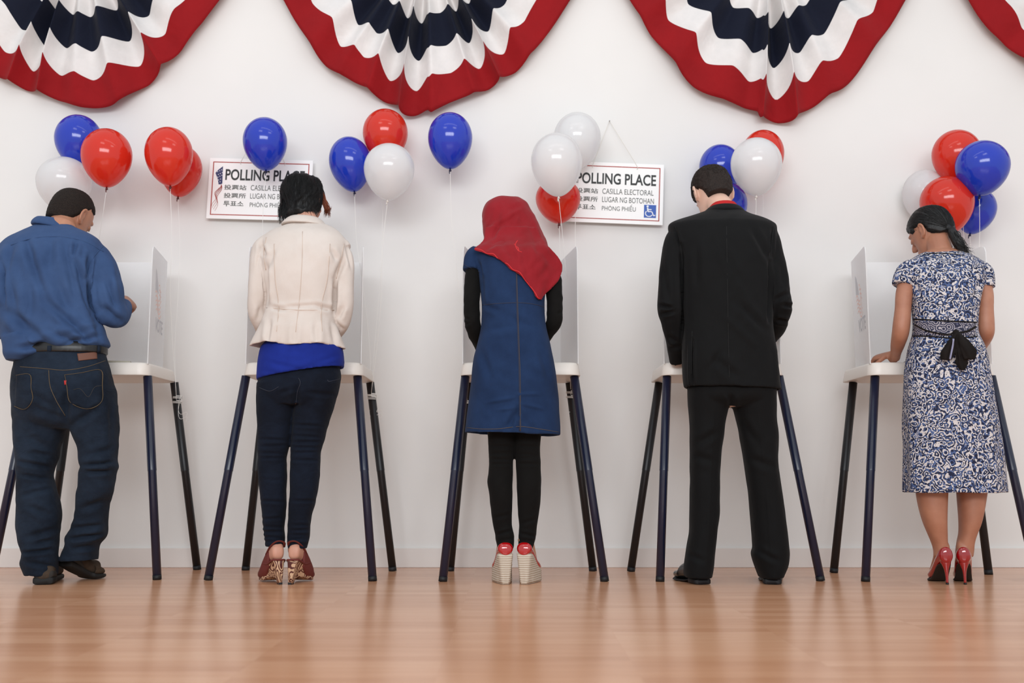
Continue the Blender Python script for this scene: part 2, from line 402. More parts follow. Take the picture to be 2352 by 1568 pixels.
# ------------------------------------------------------------------ balloons
def latex(name, rgb, tl=.3, tp=0.0):
    m, nt, b = nodes(name); b.inputs['Base Color'].default_value = lin(rgb); b.inputs['Roughness'].default_value = .13
    b.inputs['Specular IOR Level'].default_value = .6; b.inputs['Coat Weight'].default_value = .4; b.inputs['Coat Roughness'].default_value = .06
    tr = N(nt, 'ShaderNodeBsdfTranslucent'); tr.inputs['Color'].default_value = lin(rgb)
    mx = N(nt, 'ShaderNodeMixShader'); mx.inputs[0].default_value = tl
    nt.links.new(b.outputs[0], mx.inputs[1]); nt.links.new(tr.outputs[0], mx.inputs[2]); last = mx
    if tp:
        tt = N(nt, 'ShaderNodeBsdfTransparent'); m3 = N(nt, 'ShaderNodeMixShader'); m3.inputs[0].default_value = tp
        tt.inputs[0].default_value = lin(rgb)
        nt.links.new(mx.outputs[0], m3.inputs[1]); nt.links.new(tt.outputs[0], m3.inputs[2]); last = m3
    nt.links.new(last.outputs[0], nt.nodes['Material Output'].inputs[0]); return m
BL = {'blue': latex('latex_blue', (40, 70, 205), .3, .04), 'red': latex('latex_red', (236, 62, 42), .35, .1), 'white': latex('latex_white', (246, 246, 246), .4, .1)}
KN = {'blue': plain('knot_blue', (18, 20, 60), .4), 'red': plain('knot_red', (90, 30, 30), .4), 'white': plain('knot_white', (226, 220, 214), .4)}
M_RIB = plain('white_ribbon', (240, 238, 234), .4)
TIE = {0: (405, 905), 1: (604, 905), 2: (853, 906), 3: (1073, 905), 4: (1311, 900), 5: (1747, 905), 6: (2219, 905), 7: (159, 905)}
def balloon(cx, top, bot, wd, Y, colr, tie, label, tilt=0, group='balloons'):
    t = at(cx, top, Y); bt = at(cx+tilt, bot, Y); wr = wd/2*np.linalg.norm(at(cx+1, (top+bot)/2, Y)-at(cx, (top+bot)/2, Y))
    H = t[2]-bt[2]; ax = (t-bt); ax[1] = 0; ax /= np.linalg.norm(ax)
    e = empty('balloon', (bt[0], Y, bt[2]), label, 'balloon', group)
    rings = []; s = np.cross(ax, [0, 1, 0]); fw = np.array([0, 1, 0.])
    A_ = np.linspace(0, 2*np.pi, 40, endpoint=False)
    for k in range(33):
        th = .001+(math.pi-.07)*k/32
        c_ = math.cos(th); r_ = math.sin(th)*(1 if c_ > 0 else (1-.20*c_*c_))*wr
        zz = .56*H + (c_*(.44*H) if c_ > 0 else c_*.56*H)
        rings.append(bt + ax*zz + r_*(np.cos(A_)[:, None]*s+np.sin(A_)[:, None]*fw))
    mk('envelope', *loft(rings, True), BL[colr], e)
    kv = tube(np.array([bt+ax*.004, bt-ax*.003, bt-ax*.006, bt-ax*.011]), [.006, .0035, .006, .007], 12)
    tg = tube(np.array([bt-ax*.010, bt-ax*.016+s*.004, bt-ax*.024+s*.003]), [.003, .0028, .002], 8)
    mk('knot', *join([kv, tg]), KN[colr], e)
    # ribbon down to the booth leg, with a wrap and a curled end
    tx = TIE[tie]; q = at(tx[0], tx[1]+random.uniform(-6, 14), 4.833)
    P = [bt-ax*.004]
    for u in (.25, .5, .75): P.append(bt*(1-u)+q*u+np.array([math.sin(u*5+cx)*.012, -.01*math.sin(u*math.pi), 0]))
    P.append(q); P = catmull(P, 10)
    parts = [tube(P, .0011, 6, flat=.5)]
    a = np.linspace(0, 4.4*math.pi, 50); c0 = q+np.array([0, .0205, 0])
    parts.append(tube(np.stack([c0[0]+.0215*np.sin(a), c0[1]-.0215*np.cos(a), c0[2]-.004-a*.0009], -1), .0015, 6))
    tl = c0+np.array([.02, -.01, -.01]); u = np.linspace(0, 1, 30); sg = random.choice((-1, 1))
    parts.append(tube(np.stack([tl[0]+sg*.035*np.sin(u*5.5)*u, tl[1]-.0*u, tl[2]-.11*u+.02*np.sin(u*9)], -1), .0009, 6))
    mk('ribbon', *join(parts), M_RIB, e)
LB = 'balloons tied in bunches to the booths'
for a in [
 (177, 265, 388, 104, 4.88, 'blue', 7, 'blue balloon above the blue-shirted man, partly behind a red one', 8),
 (245, 297, 430, 112, 4.70, 'red', 7, 'red balloon overlapping a blue one, up and right of the blue-shirted man'),
 (147, 362, 487, 120, 4.80, 'white', 7, 'white balloon rising directly behind the blue-shirted man\'s head'),
 (385, 293, 427, 107, 4.70, 'red', 0, 'front red balloon of the touching red pair left of the left sign', 6),
 (421, 335, 452, 94, 4.92, 'red', 0, 'rear red balloon, half hidden behind another red one left of the left sign', -12),
 (607, 271, 392, 100, 4.80, 'blue', 1, 'blue balloon hanging in front of the left polling place sign', 4),
 (796, 314, 440, 96, 4.88, 'blue', 2, 'blue balloon right of the left sign, leaning against red and white ones', 18),
 (885, 252, 372, 103, 4.90, 'red', 2, 'red balloon under the middle bunting, behind a white one'),
 (897, 331, 459, 116, 4.70, 'white', 2, 'white balloon in front of the red one under the middle bunting', -7),
 (1034, 260, 388, 102, 4.82, 'blue', 3, 'lone blue balloon above and left of the red headscarf'),
 (1324, 260, 388, 108, 4.88, 'white', 4, 'rear white balloon, highest of the bunch left of the right sign', 4),
 (1280, 410, 513, 103, 4.86, 'red', 4, 'red balloon below the white ones, partly covering the right sign', 4),
 (1275, 307, 451, 118, 4.66, 'white', 4, 'large front white balloon covering the left end of the right sign', 8),
 (1651, 333, 448, 96, 4.92, 'blue', 5, 'upper blue balloon behind the head of the man in the suit', 8),
 (1668, 420, 530, 96, 4.80, 'blue', 5, 'lower blue balloon beside the ear of the man in the suit'),
 (1752, 300, 420, 96, 4.90, 'red', 5, 'red balloon mostly hidden behind a white one above the suited man'),
 (1737, 318, 449, 116, 4.62, 'white', 5, 'white balloon up and right of the suited man\'s head'),
 (2122, 391, 512, 100, 4.95, 'white', 6, 'pale white balloon left of the right-hand bunch, behind a red one', 6),
 (2193, 300, 425, 108, 4.84, 'red', 6, 'upper red balloon of the right-hand bunch', 10),
 (2250, 430, 537, 92, 4.90, 'blue', 6, 'lower blue balloon of the right-hand bunch', -22),
 (2167, 406, 536, 118, 4.74, 'red', 6, 'lower red balloon just above the head of the woman in the dress', 18),
 (2262, 324, 450, 118, 4.64, 'blue', 6, 'upper blue balloon, foremost of the right-hand bunch', -12)]:
    balloon(*a[:8], tilt=a[8] if len(a) > 8 else 0, group=LB)

# ------------------------------------------------------------------ polling place signs
M_BOARD = plain('sign_board', (246, 245, 243), .35); M_SRED = plain('sign_red', (168, 54, 44), .5); M_BLK = plain('sign_black', (26, 27, 27), .5)
M_GRT = plain('sign_dark_grey', (78, 80, 76), .5); M_SBLUE = plain('sign_blue', (46, 92, 178), .5); M_SW = plain('sign_white', (240, 242, 246), .5)
M_NAVYP = plain('flag_navy_print', (42, 46, 96), .5); M_CORD = plain('white_cord', (226, 220, 210), .7)
def sign(btr, roll, label, nail, holes):
    """btr: pixel of the border's top right corner"""
    Ys = WY-.03; BW, BH = .487, .276; mg = .0175
    R0 = at(btr[0], btr[1], Ys-.008); c, s = math.cos(roll), math.sin(roll)
    def W(u, v, d=0.0):   # u 0..1 left->right of border, v 0..1 top->bottom
        x = (u-1)*BW; z = -v*BH
        return np.array([R0[0]+x*c+z*s*1.0, Ys-.008-d, R0[2]-x*s+z*c])
    cen = W(.5, .5)
    t = empty('polling_place_sign', (cen[0], Ys, cen[2]), label, 'sign', 'polling place signs on the wall')
    du, dv = mg/BW, mg/BH*1.05
    def slab(u0, u1, v0, v1, d0, d1):
        cs = [(u0, v0), (u1, v0), (u1, v1), (u0, v1)]
        return loft([np.array([W(a, b_, d0) for a, b_ in cs]), np.array([W(a, b_, d1) for a, b_ in cs])])
    mk('board', *slab(-du, 1+du, -dv, 1+dv, -.008, 0), M_BOARD, t, smooth=False)
    bw, bh = .010, .0165
    mk('border', *join([slab(0, 1, 0, bh, 0, .0006), slab(0, 1, 1-bh, 1, 0, .0006), slab(0, bw, bh, 1-bh, 0, .0006), slab(1-bw, 1, bh, 1-bh, 0, .0006)]), M_SRED, t, smooth=False)
    def txt(body, u0, u1, v0, v1, mat, bold=0, nm='lettering'):
        v2, f2 = text2d(body, bold)
        mk(nm, flatmap(v2, lambda a, b_: W(u0+(u1-u0)*a, v1+(v0-v1)*b_, .0008)), f2, mat, t, smooth=False)
    txt('POLLING PLACE', .135, .958, .135, .345, M_BLK, .022)
    txt('投票站', .13, .36, .43, .525, M_GRT, .012); txt('投票所', .13, .36, .585, .68, M_GRT, .012); txt('투표소', .132, .34, .735, .835, M_GRT, .014)
    txt('CASILLA ELECTORAL', .405, .935, .425, .525, M_GRT, 0); txt('LUGAR NG BOTOHAN', .405, .94, .58, .68, M_GRT, 0)
    txt('PHÒNG PHIẾU', .405, .755, .705, .835, M_GRT, 0)
    mk('access_square', *slab(.84, .965, .70, .94, 0, .0008), M_SBLUE, t, smooth=False)
    I = lambda a, b_: W(.84+.125*a, .70+.24*b_, .0012)
    pc = []
    def bar(pts, w_):
        P = np.array([I(a, b_) for a, b_ in pts]); pc.append(tube(catmull(P, 3) if len(P) > 3 else P, w_, 6, flat=.2))
    bar([(.30, .14), (.30, .145)], .006); pc.append(ellipsoid(I(.29, .12), (.0055, .0008, .0055), 8))
    bar([(.29, .22), (.31, .36), (.33, .52)], .0035); bar([(.32, .36), (.62, .36)], .0024); bar([(.33, .53), (.64, .53), (.79, .82), (.93, .78)], .0026)
    a = np.linspace(-2.2, 2.05, 22)
    bar([(.42-.30*math.cos(x), .64+.25*math.sin(-x)) for x in a] if False else [(.42+.29*math.cos(x), .66+.24*math.sin(x)) for x in np.linspace(.5, 3.9, 20)], .0022)
    mk('wheelchair_symbol', *join(pc), M_SW, t, smooth=False)
    # hanging flag drawing
    cant = [(.055, .20), (.105, .06), (.108, .40), (.098, .43), (.075, .42), (.035, .20)]
    cant = [(.104, .085), (.108, .41), (.094, .425), (.070, .43), (.058, .33), (.030, .215), (.060, .15)]
    mk('flag_canton', np.array([W(a_, b_, .0008) for a_, b_ in cant]), [list(range(len(cant)))], M_NAVYP, t, smooth=False)
    st = []
    for i in range(5):
        for j in range(3):
            u = .052+.02*j+.006*(i % 2)+.003*i; vv = .19+.052*i-.018*j
            if u < .103 and vv > .13: st.append(ellipsoid(W(u, vv, .0009), (.0022, .0004, .0026), 5))
    mk('flag_star_dots', *join(st), M_SW, t)
    sp = []
    for k in range(4):
        us = np.linspace(0, 1, 24); P = [W(.098-.011*k+.016*math.sin(us_*10+k*.6)*(1-us_*.4)-.045*us_, .43+.02*k+us_*(.50-.05*k), .0009) for us_ in us]
        sp.append(tube(P, [.0017*(1-.7*x) for x in us], 6, flat=.25))
    mk('flag_stripes', *join(sp), M_SRED, t)
    # hanging cord
    n_ = at(nail[0], nail[1], WY-.012)
    cd_ = [tube(catmull([W(h, .045, .002), W(h, -.02, .003), (W(h, -.02, .003)+n_)/2, n_], 4), .0011, 6) for h in holes]
    mk('hanging_cord', *join(cd_), M_CORD, t)
    mk('nail', *tube(np.array([n_+[0, -.004, 0], n_+[0, .0115, 0]]), [.003, .0015], 8), plain('nail_steel', (190, 186, 180), .3, 1), t)
sign((711, 376.5), math.radians(1.55), 'left polling place sign, partly behind a blue balloon and the dark-haired woman', (607, 286), (.29, .74))
sign((1517, 386), math.radians(2.35), 'right polling place sign with the blue wheelchair square in view', (1400, 278), (.30, .755))

# ------------------------------------------------------------------ bunting
def cloth(name, rgb):
    return fabric(name, rgb, tuple(int(c*.93) for c in rgb), 4, 1400, .3, .75, .15, .25, .25, (5, 5, 5))
M_BR, M_BW, M_BN = cloth('bunting_red', (150, 20, 26)), cloth('bunting_white', (232, 228, 226)), cloth('bunting_navy', (17, 22, 40))
def bunting(cx, pts, label, seed, nrid=13, ph=0.0):
    """pts: outline photo points left to right; fan gathered at a point above the frame"""
    C = at(cx, -142, WY-.03); r_ = np.random.default_rng(seed)
    O = catmull([at(x, y, WY-.03) for x, y in pts], 14)
    ang = np.arctan2(-(O[:, 2]-C[2]), O[:, 0]-C[0]); rad = np.hypot(O[:, 2]-C[2], O[:, 0]-C[0])
    ang = np.where(ang < -1, math.pi, ang); ang = np.clip(ang, 0, math.pi)
    o_ = np.argsort(ang); ang, rad = ang[o_], rad[o_]
    t = empty('bunting', (C[0], WY-.02, C[2]-.4), label, 'bunting', 'pleated bunting fans along the top of the wall')
    NU, bands = 420, [(.0, .465, 0), (.465, .665, 1), (.665, .83, 0), (.83, 1.0, 2)]
    th = np.linspace(ang[0], ang[-1], NU); R_ = np.interp(th, ang, rad)
    u = np.linspace(0, 1, NU)
    # irregular ridges: monotone phase
    den = 1+.42*np.sin(2*math.pi*u*3+seed)+.38*np.sin(2*math.pi*u*7+seed*2); den += 1.5*np.exp(-((u-.5)/.2)**2); den = np.maximum(den, .25); phs = np.cumsum(den); phs = phs/phs[-1]*nrid*2*math.pi+ph
    sw = np.sin(phs); tri = np.arcsin(np.sin(phs)*.97)/1.33; amp = (.75+.45*np.sin(phs*.31+seed))*(.25+.75*np.exp(-((u-.5)/.27)**4))
    S = []; mi = []
    for a, b_, m_ in bands:
        k = 10 if m_ == 0 and a == 0 else 7
        for q in range(k): S.append(a+(b_-a)*q/k); mi.append(m_)
    S.append(1.0); V = []
    edge = np.clip(np.minimum(u, 1-u)*14, 0, 1)
    for s in S:
        A_ = amp*edge
        rr = R_*s*(1-.056*A_*tri*min(1, s*1.5)*(1-.92*max(0, s-.83)/.17))
        yy = WY-.012-(.018+.045*min(s*1.3, 1)+.015*s) - .058*A_*(sw*.7+.5*tri)*min(1, s*1.4+.25)*(1-.45*s)
        if s > .83: yy += (s-.83)*.16*(1+.3*sw)
        tt = th + .020*A_*np.sin(phs*1.0+math.pi/2)*min(s*1.3, 1)
        V.append(np.stack([C[0]+rr*np.cos(tt), yy, C[2]-rr*np.sin(tt)], -1))
    n_ = NU; V = np.concatenate(V)
    V[:, 1] = np.minimum(V[:, 1], WY-.006)
    Fc = []; mx_ = []
    for j in range(len(S)-1):
        for i in range(n_-1): Fc.append([j*n_+i, j*n_+i+1, (j+1)*n_+i+1, (j+1)*n_+i]); mx_.append(mi[j])
    o = mk('pleated_cloth', V, Fc, [M_BW, M_BN, M_BR], t, midx=mx_)
    so = o.modifiers.new('thickness', 'SOLIDIFY'); so.thickness = .0016
    # gathered heading rope across the top and the knot where the pleats meet
    e0 = C+np.array([rad[0]*math.cos(ang[0]), 0, -rad[0]*math.sin(ang[0])]); e1 = C+np.array([rad[-1]*math.cos(ang[-1]), 0, -rad[-1]*math.sin(ang[-1])])
    mk('heading_tape', *tube(catmull([e0, C+[0, -.015, .004], e1], 10), .008, 8), M_BW, t)
bunting(195, [(-245, -142), (-213, -70), (-160, 0), (-100, 62), (-20, 165), (60, 205), (120, 225), (175, 248), (225, 252), (278, 243), (340, 195), (400, 140), (455, 75), (514, 0), (560, -70), (600, -142)],
        'leftmost red, white and navy pleated bunting, above the blue-shirted man', 3, 9)
bunting(981, [(560, -142), (600, -80), (650, 0), (698, 82), (752, 156), (810, 190), (866, 222), (905, 246), (940, 268), (975, 258), (993, 264), (1045, 236), (1110, 212), (1162, 180), (1202, 150), (1262, 78), (1313, 0), (1365, -80), (1400, -142)],
        'middle pleated bunting, between the two polling place signs', 8, 11, .9)
bunting(1763, [(1355, -142), (1395, -80), (1441, 0), (1490, 78), (1545, 150), (1600, 210), (1665, 236), (1725, 258), (1736, 277), (1770, 276), (1806, 283), (1850, 260), (1895, 226), (1942, 200), (2000, 120), (2040, 65), (2079, 0), (2125, -80), (2160, -142)],
        'third pleated bunting from the left, above the man in the suit', 5, 9, 2.0)
bunting(2545, [(2130, -142), (2170, -75), (2213, 0), (2262, 72), (2310, 112), (2360, 155), (2430, 215), (2500, 250), (2560, 270), (2640, 245), (2730, 200), (2800, 130), (2880, 0), (2925, -80), (2960, -142)],
        'rightmost bunting, only its red and white left edge in view', 9, 12)
# ------------------------------------------------------------------ people
def skin(name, rgb, rgb2):
    m, nt, b = nodes(name); v = coords(nt)
    n = N(nt, 'ShaderNodeTexNoise', Scale=14.0, Detail=4.0); nt.links.new(v, n.inputs['Vector'])
    r = ramp(nt, [(.35, lin(rgb)), (.7, lin(rgb2))]); nt.links.new(n.outputs['Fac'], r.inputs['Fac'])
    nt.links.new(r.outputs['Color'], b.inputs['Base Color']); b.inputs['Roughness'].default_value = .5
    b.inputs['Subsurface Weight'].default_value = .12; b.inputs['Subsurface Scale'].default_value = .02
    b.inputs['Subsurface Radius'].default_value = (1, .35, .2)
    return m
def hairmat(name, rgb, rgb2, rough=.42, spec=.45, scale=(40, 40, 6)):
    m, nt, b = nodes(name); v = coords(nt, scale)
    n = N(nt, 'ShaderNodeTexNoise', Scale=4.0, Detail=6.0, Roughness=.7); nt.links.new(v, n.inputs['Vector'])
    r = ramp(nt, [(.4, lin(rgb)), (.72, lin(rgb2))]); nt.links.new(n.outputs['Fac'], r.inputs['Fac'])
    nt.links.new(r.outputs['Color'], b.inputs['Base Color']); b.inputs['Roughness'].default_value = rough
    b.inputs['Specular IOR Level'].default_value = spec
    bp = N(nt, 'ShaderNodeBump', Strength=.6, Distance=.004); nt.links.new(n.outputs['Fac'], bp.inputs['Height']); nt.links.new(bp.outputs['Normal'], b.inputs['Normal'])
    return m
M_EYE = plain('eye_white', (230, 226, 220), .2); M_IRIS = plain('iris_brown', (50, 32, 22), .2)
HEADR = [(-.118, .075, .045, .020), (-.105, .088, .018, .038), (-.085, .090, -.012, .052), (-.06, .088, -.048, .062), (-.03, .088, -.076, .068),
         (0, .090, -.092, .073), (.03, .092, -.100, .0765), (.06, .085, -.098, .0745), (.085, .066, -.086, .066), (.105, .036, -.062, .050), (.118, .002, -.032, .022)]
HAIRR = [(-.118, .06, .0, .02), (-.105, .08, -.03, .036), (-.085, .088, -.064, .052), (-.06, .088, -.083, .063), (-.03, .088, -.095, .070),
         (0, .090, -.102, .074), (.03, .092, -.104, .0768), (.06, .085, -.099, .0745), (.085, .066, -.086, .066), (.105, .036, -.062, .050), (.118, .002, -.032, .022)]
def headM(c, yaw, pitch, roll, sc):
    R = Matrix.Rotation(math.radians(roll), 3, 'Y') @ Matrix.Rotation(math.radians(yaw), 3, 'Z') @ Matrix.Rotation(math.radians(-pitch), 3, 'X')
    R = np.array(R)*sc; c = np.array(c)
    return lambda p: np.asarray(p) @ R.T + c, R/sc
def headring(grow=0.0, seg=40, rows=HEADR, m=5, growf=None):
    Q = catmull(np.array(rows), m); rings = []
    for z, yf, yb, hw in Q:
        a = np.linspace(0, 2*np.pi, seg, endpoint=False); hy = (yf-yb)/2; cy = (yf+yb)/2
        p = np.stack([hw*np.cos(a), cy+hy*np.sin(a), np.full(seg, z)], -1)
        rings.append(p)
    return rings
def head_parts(T, R, sc, ear=True):
    P = [loft([T(r) for r in headring()])]
    tb = lambda pts, r, **k: tube(T(np.array(pts)), np.array(r)*sc, 12, **k)
    P.append(tb([(0, .085, .03), (0, .097, .012), (0, .108, -.008), (0, .112, -.018), (0, .098, -.026)], [.007, .008, .011, .013, .009]))
    P.append(tb([(-.016, .092, -.020), (.016, .092, -.020)], [.009, .009]))
    P.append(tb([(-.024, .084, -.052), (-.01, .091, -.048), (0, .093, -.049), (.01, .091, -.048), (.024, .084, -.052)], [.003, .006, .006, .006, .003]))
    P.append(tb([(-.022, .084, -.058), (0, .092, -.060), (.022, .084, -.058)], [.003, .0075, .003]))
    P.append(tb([(-.05, .072, .030), (-.03, .088, .036), (-.008, .090, .030)], [.006, .008, .006])); P.append(tb([(.05, .072, .030), (.03, .088, .036), (.008, .090, .030)], [.006, .008, .006]))
    for s in (-1, 1):
        P.append(tb([(s*.012, .083, .008), (s*.03, .086, .006), (s*.048, .074, .008)], [.005, .0105, .006]))
        if ear:
            a = np.linspace(-2.4, 1.9, 14)
            P.append(tb([(s*(.078+.008*math.cos(x)*.6+.006), -.008-.016*math.cos(x+.2), .002+.029*math.sin(x+.35)) for x in a], [.0035]+[.0055]*12+[.0055]))
            P.append(ellipsoid(T(np.array((s*.080, -.006, -.002))), np.array((.006, .013, .024))*sc, 10, R)); P.append(ellipsoid(T(np.array((s*.077, .004, -.026))), np.array((.007, .009, .010))*sc, 8, R))
    return P
def eyes(T, sc, parent):
    for s in (-1, 1):
        c = T(np.array((s*.030, .0865, .008))); mk('eye', *ellipsoid(c, (.0085*sc,)*3, 8), M_EYE, parent)
        c2 = T(np.array((s*.030, .0920, .004))); mk('iris', *ellipsoid(c2, (.0042*sc,)*3, 6), M_IRIS, parent)
def cap(T, mask, thick, m=9, seg=84, noise=0.002, rows=HEADR, seed=1, under=-.006):
    """close-cropped hair: a skin just outside the head where mask(p) > 0"""
    rings = headring(seg=seg, m=m, rows=rows); base = headring(seg=seg, m=m); r_ = np.random.default_rng(seed); out = []
    for p, hd in zip(rings, base):
        c = np.array([0, -.005, 0.0]); n = p-c*[0, 1, 0]; n[:, 2] = p[:, 2]*.9; n /= np.linalg.norm(n, axis=1)[:, None]
        k = np.clip(mask(p)/.012, 0, 1); k = k*k*(3-2*k)
        t = under+(thick-under)*k + k*r_.uniform(-noise, noise, len(p))
        out.append(T(hd*(1-k[:, None])+p*k[:, None]+n*t[:, None]))
    # close over the crown
    top = out[-1].mean(0)+(out[-1].mean(0)-out[-6].mean(0))*.12
    v, f = loft(out, cap=False); n = seg; k = len(v)
    v = np.vstack([v, top[None], out[0].mean(0)[None]]); b0 = (len(out)-1)*n
    f += [[b0+i, b0+(i+1) % n, k] for i in range(n)]+[[(i+1) % n, i, k+1] for i in range(n)]
    return v, f
def strands(v, f, T, R, n, starts, flow, length=.12, seg=9, rad=.0011, lift=.004, seed=2, jitter=.25):
    bv = bvh(v, f); r_ = np.random.default_rng(seed); parts = []
    Rt = np.array(R)
    for i in range(n):
        p = T(starts(r_)); h = bv.find_nearest(Vector(p))
        if h[0] is None: continue
        p = np.array(h[0]); nn = np.array(h[1]); pts = [p+nn*.001]; L = length*r_.uniform(.6, 1.2); st = L/seg
        jd = r_.normal(0, jitter, 3)
        for k in range(seg):
            d = Rt@flow(Rt.T@(p-T(np.zeros(3))), r_)+Rt@jd*.5; d = d-nn*d.dot(nn)*.9; d /= np.linalg.norm(d)+1e-9
            p2 = p+d*st; h = bv.find_nearest(Vector(p2))
            q = np.array(h[0]); nn = np.array(h[1])
            if (p2-q).dot(nn) > .012: p = p2
            else: p = q
            pts.append(p+nn*(lift*r_.uniform(.4, 1)*(.3+k/seg)))
        rr = rad*r_.uniform(.7, 1.3)*np.linspace(1, .25, len(pts))
        parts.append(tube(np.array(pts), rr, 4))
    return join(parts)
def hand(wrist, d, up, side, sc=1.0, curl=.5, thumb=1):
    """palm + five fingers. d: finger direction, up: back of the hand, side: +1 thumb on the +cross side"""
    d = np.array(d, float); d /= np.linalg.norm(d); up = np.array(up, float); up -= d*up.dot(d); up /= np.linalg.norm(up)
    s = np.cross(d, up)*side; w0 = np.array(wrist, float); P = []
    rg = []
    for t, wd, th in ((-.02, .025, .020), (.0, .026, .018), (.02, .032, .0165), (.05, .040, .0155), (.08, .041, .0135), (.092, .037, .010)):
        a = np.linspace(0, 2*np.pi, 24, endpoint=False)
        rg.append(w0+d*t*sc+sc*wd*(np.sign(np.cos(a))*np.abs(np.cos(a))**.8)[:, None]*s+sc*th*np.sin(a)[:, None]*up)
    P.append(loft(rg))
    for k, (o_, L) in enumerate(((.030, .072), (.010, .080), (-.010, .075), (-.029, .058))):
        b0 = w0+d*.080*sc+s*o_*sc; pts = [b0-d*.02*sc, b0]; dd = d.copy(); c = curl*(1+.12*k); uu = up.copy()
        for j, fr in enumerate((.45, .30, .25)):
            a = c*(1.0 if j else .8); dd, uu = dd*math.cos(a)-uu*math.sin(a), uu*math.cos(a)+dd*math.sin(a)
            dd2 = dd+s*.04*(1.5-k); pts.append(pts[-1]+dd2*L*fr*sc)
        P.append(tube(np.array(pts), np.array([.0085, .0092, .0088, .008, .0066])*sc, 10))
        P.append(ellipsoid(pts[-1], (.0066*sc,)*3, 6))
    b0 = w0+d*.018*sc+s*.024*sc; t1 = b0+(d*.55+s*.75-up*.25)*.042*sc; t2 = t1+(d*.85+s*.30-up*.35)*.032*sc; t3 = t2+(d*.95-up*.35)*.024*sc
    P.append(tube(np.array([b0-s*.01*sc, b0, t1, t2, t3]), np.array([.012, .013, .0108, .0095, .0075])*sc, 10)); P.append(ellipsoid(t3, (.0075*sc,)*3, 6))
    return P
def person(label, px, py=1342, Y=4.33):
    q = at(px, py, Y); return empty('person', (q[0], Y, 0), label, 'person')
def shoe_frame(heel_px, Yh, toe_px, Yt):
    a = at(heel_px, 1340, Yh)[:2]; b = at(toe_px, 1340, Yt)[:2]; d = b-a; L = np.linalg.norm(d); d /= L
    s = np.array([d[1], -d[0]])     # to the right of the foot
    return lambda u, x, z: np.array([a[0]+d[0]*u+s[0]*x, a[1]+d[1]*u+s[1]*x, z]), L
def sect(Fr, u, x0, x1, z0, z1, n=2.6, seg=28, lean=0):
    t = np.linspace(0, 2*np.pi, seg, endpoint=False); c, s = np.cos(t), np.sin(t)
    xx = (x0+x1)/2+(x1-x0)/2*np.sign(c)*np.abs(c)**(2/n); zz = (z0+z1)/2+(z1-z0)/2*np.sign(s)*np.abs(s)**(2/n)
    return np.array([Fr(u+lean*(z-z0), x, z) for x, z in zip(xx, zz)])
def dense(rows, m=5): return catmull(np.array(rows, float), m)
def denim(name, rgb, rgb2):
    return fabric(name, rgb, rgb2, 5.5, 700, .45, .85, .12, .2, .25, (9, 9, 14))
M_TAN = plain('stitching_tan', (92, 76, 54), .8)
M_BLKLEATHER = plain('black_leather', (20, 19, 19), .35)

